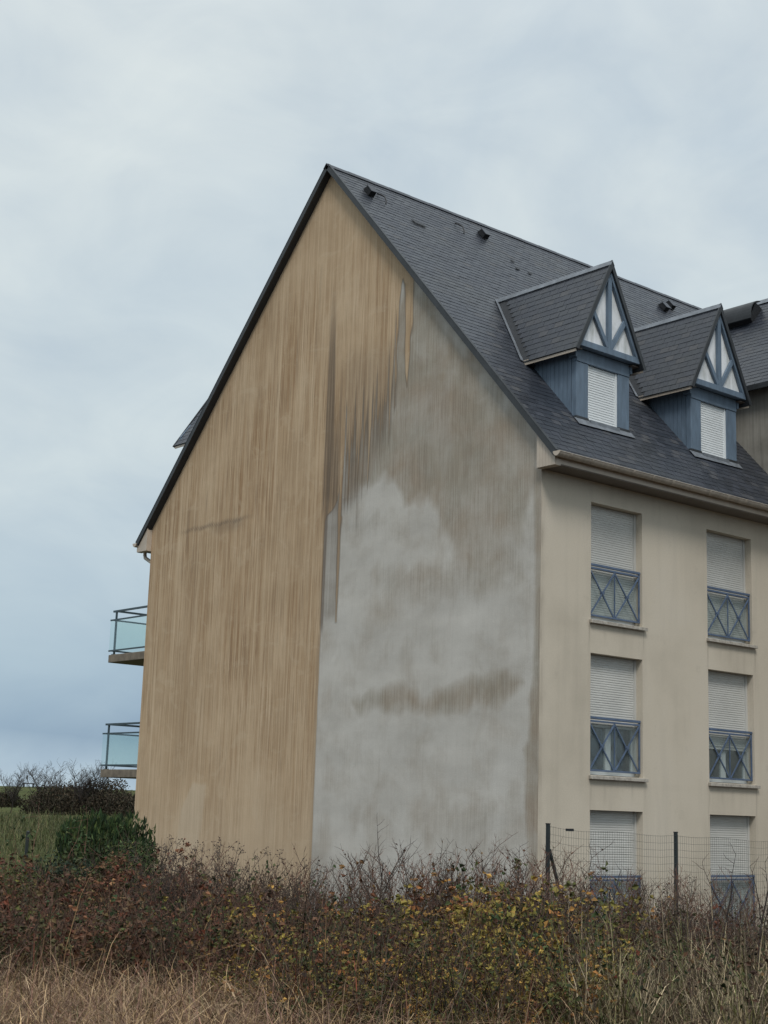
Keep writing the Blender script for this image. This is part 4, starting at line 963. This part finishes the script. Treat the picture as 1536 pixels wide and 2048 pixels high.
thing('bare_sapling', 'slender dark bare sapling leaning left before the grey wall, right of the forked one', 'sapling', sapling(402, 1.75, [(5, -.25, .42), (6, .4, .3), (4, .6, .2)], (-.12, .05)), spot(925, 18.8), parts=('stem',))
thing('bare_sapling', 'spindly bare sapling between the grey wall and the wire fence post', 'sapling', sapling(403, 1.72, [(5, -.4, .38), (6, .5, .34), (7, 0, .3)]), spot(1012, 18.6), parts=('stem',))
thing('bare_sapling', 'thin dark stem rising before the lower right window', 'sapling', sapling(404, 2.0, [(5, .2, .44), (6, -.35, .3), (4, .5, .3)], (.02, .05)), spot(1425, 16.2), parts=('stem',))
thing('bare_sapling', 'thick dark bare stem at the right edge of the picture', 'sapling', sapling(405, 1.95, [(5, .25, .4), (6, -.2, .3)], (-.03, -.04), .016), spot(1515, 15.6), parts=('stem',))
thing('bare_sapling', 'bare stem rising just right of the brace of the wire fence', 'sapling', sapling(406, 1.75, [(5, -.5, .34), (6, .3, .3), (4, -.8, .25)], (-.05, -.04)), spot(1225, 17.4), parts=('stem',))
thing('garden_shrub', 'dense dark green shrub at the left corner of the tan wall', 'shrub', evergreen(420, 1.7, 1.35, 9000, [(.016, .034, .012, 3), (.028, .052, .016, 3), (.055, .075, .022, 1.6)], 2.2, (.08, .22)), spot(218, 28.5), sc_=(.66, .66, 1.02))
thing('laurel_shrub', 'glossy green leafy shrub with sprigs overlapping the wall corner', 'shrub', evergreen(421, 1.5, .6, 2600, [(.028, .046, .020, 3), (.06, .085, .03, 2), (.10, .10, .035, .6)], .4, (.05, .09)), spot(278, 26.0), sc_=(.9, .9, 1.0))
thing('ivy_shrub', 'dark grey-green bush left of the dense corner shrub', 'shrub', evergreen(422, 1.2, .7, 3200, [(.022, .036, .022, 3), (.05, .065, .042, 1.5)], .2, (.05, .10)), spot(120, 24.0), sc_=(.95, .95, .95))
thing('yellowing_bush', 'low yellow-green bush at the left edge below the meadow', 'bush', evergreen(423, .95, .8, 2600, [(.06, .07, .022, 3), (.13, .12, .03, 2), (.09, .06, .03, 1)], .2, (.04, .08)), spot(20, 22.0))
thing('hedge_shrub', 'mid green shrub between the dense corner shrub and the wall corner', 'shrub', evergreen(424, 1.45, .8, 3000, [(.022, .042, .016, 3), (.042, .064, .022, 2), (.08, .09, .03, 1)], 1.2, (.06, .14)), spot(250, 27.2), sc_=(.8, .8, 1.0))

# tall straw reeds on the right
def reed_tuft(seed):
    rg = np.random.default_rng(seed); n = 56; pal_ = REED if seed % 3 else [(.12, .135, .045, 3), (.20, .185, .07, 2), (.30, .25, .13, 1.5)]
    a = rg.uniform(0, 6.28, n); r = rg.uniform(0, .22, n); base = np.stack([r * np.cos(a), r * np.sin(a), np.full(n, -.05)], 1)
    return np_mesh('blades', *(lambda t: (t[0], t[1], M['veg'], t[2]))(blades_np(rg, base, rg.uniform(.45, 1.25, n), rg.uniform(.1, .75, n), rg.uniform(.005, .019, n), pick(rg, n, pal_), .6)))
reeds = [reed_tuft(500 + i) for i in range(6)]
for u in np.arange(1120, 1560, 7.5):
    d_ = vr.uniform(11.9, 17.0); k = vr.uniform(.45, 1.1)
    ti = int(vr.integers(6)); kind_ = 'pale straw' if (500 + ti) % 3 else 'olive green'; near_ = 'at the very front' if d_ < 14.2 else 'among the bushes'
    thing('grass_tuft', kind_ + ' grass tuft ' + near_ + ' of the lower right corner', 'grass', None, spot(u + vr.uniform(-15, 15), d_), vr.uniform(0, 6.28), k, kind_ + ' tufts ' + near_, ('blades',), meshes=[reeds[ti]])

# stuff: dry meadow grass in front, tangled undergrowth, grass of the field
def pts_on_ground(rg, n, u0, u1, d0, d1, gamma=1.0):
    u = rg.uniform(u0, u1, n); d_ = np.sqrt(rg.uniform(d0 ** 2, d1 ** 2, n)); f = np.array((FWD.x, FWD.y)) / math.hypot(FWD.x, FWD.y); r = np.array((f[1], -f[0]))
    v = f[None] + r[None] * ((u - 748) / 3002.0)[:, None]; v = nrm(v); p = CAM[None, :2] + v * d_[:, None]
    return np.concatenate([p, height(p[:, 0], p[:, 1])[:, None] - .03], 1), u, d_
rg = np.random.default_rng(900)
P1, u1, d1 = pts_on_ground(rg, 42000, -120, 1660, 11.3, 15.2)
edge = 15.3 - 2.9 * ss(330, 760, u1) + .35 * np.sin(u1 * .013) + rg.normal(0, .25, len(u1))
keep = d1 < edge; P1, u1 = P1[keep], u1[keep]; n = len(P1)
h = rg.gamma(7, .070, n) * (1.0 - .2 * ss(500, 1100, u1)); c = pick(rg, n, STRAW, .28)
c = np.where((rg.random(n) < .35 * ss(520, 1100, u1))[:, None], pick(rg, n, [(.06, .075, .028, 2), (.12, .11, .05, 2)]), c)
go = link(bpy.data.objects.new('dry_grass', np_mesh('dry_grass', *(lambda t: (t[0], t[1], M['veg'], t[2]))(blades_np(rg, P1, h, rg.uniform(.3, 1.6, n), rg.uniform(.003, .008, n), c, .60)))))
tag(go, 'reddish straw-coloured dry grass along the bottom foreground', 'grass', kind='stuff')
parts_ = []
P2, u2, d2 = pts_on_ground(rg, 12000, -120, 1660, 12.2, 20.5); k_ = (u2 > 560) | (d2 > 14.4); P2 = P2[k_]; n = len(P2)
h = rg.gamma(8, .085, n); parts_.append(blades_np(rg, P2, h, rg.uniform(.1, .8, n), rg.uniform(.004, .010, n), np.where((u2[k_] > 1110)[:, None], pick(rg, n, REED, .35) * .85, pick(rg, n, BROWN + [(.20, .145, .09, 1.6), (.06, .068, .028, 3)], .35) * .75), .5))  # blade colours scaled down to paint in shade inside the thicket
P3, u3, d3 = pts_on_ground(rg, 9000, -120, 1660, 12.2, 21.5); k_ = (u3 > 560) | (d3 > 14.4); P3 = P3[k_]; u3 = u3[k_]; n = len(P3)
dr_ = nrm(rg.normal(0, .55, (n, 3)) + (0, 0, 1.0)); L3 = rg.uniform(.25, 1.0, n) * np.where(u3 < 300, .8, 1); P3[:, 2] += rg.uniform(0, .35, n)
parts_.append(tubes_np(P3, P3 + dr_ * L3[:, None], np.full(n, .0034), np.full(n, .0014), pick(rg, n, [(.05, .035, .028, 3), (.08, .048, .036, 3), (.14, .11, .08, 1)], .35)))
P4, u4, d4 = pts_on_ground(rg, 16000, -120, 1660, 12.2, 20.5); k_ = (u4 > 560) | (d4 > 14.4); P4 = P4[k_]; u4 = u4[k_]; n = len(P4); P4[:, 2] += rg.uniform(.02, .85, n) * np.where(u4 < 300, .8, 1)
parts_.append(leaves_np(P4, rg.normal(0, 1, (n, 3)), rg.normal(0, 1, (n, 3)), rg.uniform(.03, .07, n), rg.uniform(.018, .048, n), pick(rg, n, BROWN + [(.035, .054, .02, 5), (.08, .09, .03, 1.5)],   .35) * .55))  # leaf colours darkened so gaps between bushes look shadowed
V, F, c = join(parts_)
uo = link(bpy.data.objects.new('undergrowth', np_mesh('undergrowth', V, F, M['veg'], col=c)))
tag(uo, 'tangled brown undergrowth of dead stems and leaves filling the thicket', 'undergrowth', kind='stuff')
P5, u5, d5 = pts_on_ground(rg, 26000, -60, 330, 22, 95); n = len(P5); sz = .6 + d5 / 60
fo = link(bpy.data.objects.new('meadow_grass', np_mesh('meadow_grass', *(lambda t: (t[0], t[1], M['veg'], t[2]))(blades_np(rg, P5, rg.gamma(6, .035, n) * sz, rg.uniform(.1, .8, n), .010 * sz, pick(rg, n, [(.07, .085, .03, 3), (.10, .105, .045, 2), (.15, .125, .065, 1.3), (.045, .055, .025, 2)], .25), .5)))))
tag(fo, 'short olive green grass of the sloping meadow behind the house', 'grass', kind='stuff')

# far thicket and bare trees on the meadow
def mound(seed, w, h_, n, pal):
    P = Plant(seed); rg = P.rg
    for i in range(70):
        a = rg.uniform(0, 6.28); r = math.sqrt(rg.random()) * w * .45
        P.branch((r * math.cos(a), r * math.sin(a), -.1), (math.cos(a) * .5, math.sin(a) * .5, 1), h_ * rg.uniform(.6, 1.0) * (1 - .5 * (r / w)), 5, .03, .012, .12, .03, np.array(TW))
    for i in range(n):
        v = nrm(rg.normal(0, 1, 3)); v[2] = abs(v[2]); q = v * rg.random() ** .3
        k = 1 + .16 * math.sin(v[0] * 7 + seed) * math.cos(v[1] * 6) + .1 * math.sin(v[0] * 17)
        p = np.array((q[0] * w * .5 * k, q[1] * w * .5 * k, q[2] * h_ * k)); l = rg.uniform(.10, .26)
        P.leaf(p, rg.normal(0, 1, 3) + (0, 0, .5), l, l * .45, pick(rg, 1, pal, .3)[0])
    return P
FAR = [(.045, .036, .024, 3), (.060, .046, .030, 3), (.035, .034, .022, 3), (.075, .055, .034, 1)]
thing('hawthorn_thicket', 'dark rounded thicket on the meadow, its left end with a dark hollow', 'thicket', mound(600, 4.0, 1.9, 5200, FAR), spot(104, 108))
thing('hawthorn_thicket', 'brown middle part of the thicket on the meadow', 'thicket', mound(601, 4.4, 2.1, 5200, FAR), spot(155, 110))
thing('hawthorn_thicket', 'tall domed right part of the meadow thicket behind the lower balcony', 'thicket', mound(602, 4.6, 2.5, 6200, FAR), spot(212, 109))
thing('hawthorn_thicket', 'lowest thicket clump half hidden by the corner of the house', 'thicket', mound(603, 3.6, 1.5, 3000, FAR), spot(262, 108))
def bare_tree(seed, H, trunk=.35, crown=False):
    P = Plant(seed); rg = P.rg; c = np.array((.052, .044, .040))
    pts, d = P.branch((0, 0, -.1), (rg.normal(0, .1), rg.normal(0, .1), 1), H * trunk, 4, .055, .042, .06, 0, c)
    Q = Plant(seed + 1)
    for i in range(9):
        a = rg.uniform(0, 6.28); q, d2 = Q.branch(pts[rg.integers(2, 5)], (math.cos(a) * .7, math.sin(a) * .7, 1), H * rg.uniform(.45, .68), 6, .030, .010, .12, .05, c)
        for k in range(1, 7):
            for _ in range(3):
                a2 = rg.uniform(0, 6.28); w_, d3 = Q.branch(q[k], (math.cos(a2), math.sin(a2), .9), H * rg.uniform(.10, .24), 3, .012, .006, .15, .08, c)
                for j in (1, 2, 3): Q.branch(w_[j], rg.normal(0, 1, 3) + (0, 0, .7), H * rg.uniform(.05, .10), 2, .007, .0045, .15, .05, c)
    return P, Q
def place_tree(label, seed, H, loc, extra=None):
    P, Q = bare_tree(seed, H)
    thing('bare_tree', label, 'tree', None, loc, meshes=[P.stems_mesh('trunk'), Q.stems_mesh('crown')], parts=('trunk', 'crown'))
place_tree('small bare tree with a visible trunk at the far left of the meadow', 610, 3.1, spot(22, 106))
place_tree('thin bare tree rising from the left end of the meadow thicket', 612, 3.5, spot(84, 109))
place_tree('bare tree rising from the middle of the meadow thicket', 614, 3.5, spot(118, 110))
place_tree('broadest bare tree above the meadow thicket, left of the balcony', 616, 4.1, spot(162, 108))
place_tree('bare tree above the thicket just left of the lower balcony slab', 618, 3.9, spot(186, 109))
thing('hawthorn_bush', 'low brown bush around the small bare tree at the far left', 'bush', mound(604, 2.4, 1.0, 1500, FAR + [(.06, .065, .03, 2)]), spot(8, 107, .5))

# fence ---------------------------------------------------------------------
FX = 3.0
fy = [-2.95, -.18, 2.59]
ftop = [1.715, 1.645, 1.60]
fe = empty('wire_fence', (FX, fy[0], float(height(FX, fy[0])))); tag(fe, 'welded wire fence with dark posts before the lower windows', 'fence')
FL = Vector(fe.location)
def fbuild(mb, name, m_):
    mb.v = [tuple(Vector(v) - FL) for v in mb.v]; return mb.build(name, m_, fe)
for y, zt in zip(fy, ftop):
    z0 = float(height(FX, y)) - .2
    o = fbuild(MB().box(FX - .021, FX + .021, y - .021, y + .021, z0, zt + .02), 'post', 'post')
    fbuild(MB().prism([(FX - .025, y - .025, zt + .02), (FX + .025, y - .025, zt + .02), (FX + .025, y + .025, zt + .02), (FX - .025, y + .025, zt + .02)], (0, 0, .015)), 'post_cap', 'black')
fbuild(MB().bar((FX, fy[0] + .03, 1.40), (FX, fy[0] + .62, float(height(FX, fy[0])) - .1), .034, .034, (1, 0, 0)), 'brace', 'post')
fbuild(MB().box(FX + .022, FX + .05, fy[0] + .33, fy[0] + .47, 1.650, 1.685), 'wire_tensioner', 'black')
for i in range(2):
    y0, y1, za, zb = fy[i] + .022, fy[i + 1] - .022, ftop[i], ftop[i + 1]
    p0, p1, rr_ = [], [], []
    n = int((y1 - y0) / .0508)
    sag = lambda t: za + (zb - za) * t - .035 * math.sin(math.pi * t) - (.02 * math.sin(t * 9 + i))
    for k in range(n + 1):
        t = k / n; y = y0 + (y1 - y0) * t; p0.append((FX + .024 + .012 * math.sin(t * 6), y, float(height(FX, y)))); p1.append((FX + .024 + .012 * math.sin(t * 6), y + .006 * math.sin(k), sag(t))); rr_.append(.0017)
    for r in range(17):
        for k in range(8):
            ta, tb = k / 8, (k + 1) / 8; f = lambda t: (FX + .0255 + .012 * math.sin(t * 6), y0 + (y1 - y0) * t, sag(t) - .1016 * r - .01)
            p0.append(f(ta)); p1.append(f(tb)); rr_.append(.0021)
    p0, p1 = np.array(p0) - np.array(FL), np.array(p1) - np.array(FL); rr_ = np.array(rr_)
    me = np_mesh('wire_mesh', *(lambda t: (t[0], t[1], M['wire']))(tubes_np(p0, p1, rr_, rr_, np.zeros((len(p0), 3)))))
    link(bpy.data.objects.new('wire_mesh', me), fe)
# lone meadow post, far sign and bench
def solid(name, label, cat, loc): r = empty(name, loc); tag(r, label, cat); return r
fp = spot(60, 44); r = solid('fence_post', 'single dark fence post standing in the meadow at the left', 'post', fp)
MB().tube([(0, 0, -.3), (0.01, 0, 1.12)], [.055, .048], 8).build('shaft', 'post', r); MB().tube([(0.01, 0, 1.121), (0.01, 0, 1.15)], [.05, .03], 8).build('top', 'post', r)
fp = spot(51, 168); r = solid('road_sign', 'tiny round sign on a pole on the meadow skyline', 'sign', fp)
MB().tube([(0, 0, -.2), (0, 0, 1.35)], .035, 8).build('pole', 'zinc', r); MB().tube([(0, -.03, 1.1), (0, -.06, 1.1)], .22, 16).build('sign_plate', 'zinc', r)
fp = spot(54, 166); r = solid('bench', 'tiny dark bench on the meadow skyline beside the round sign', 'bench', fp)
MB().bar((-RIGHT.x * .65, -RIGHT.y * .65, .42), (RIGHT.x * .65, RIGHT.y * .65, .42), .10, .35, (0, 0, 1)).build('seat', 'black', r)
for k in (-.5, .5): MB().bar((RIGHT.x * k, RIGHT.y * k, -.1), (RIGHT.x * k, RIGHT.y * k, .37), .12, .3, (RIGHT.x, RIGHT.y, 0)).build('leg', 'black', r)
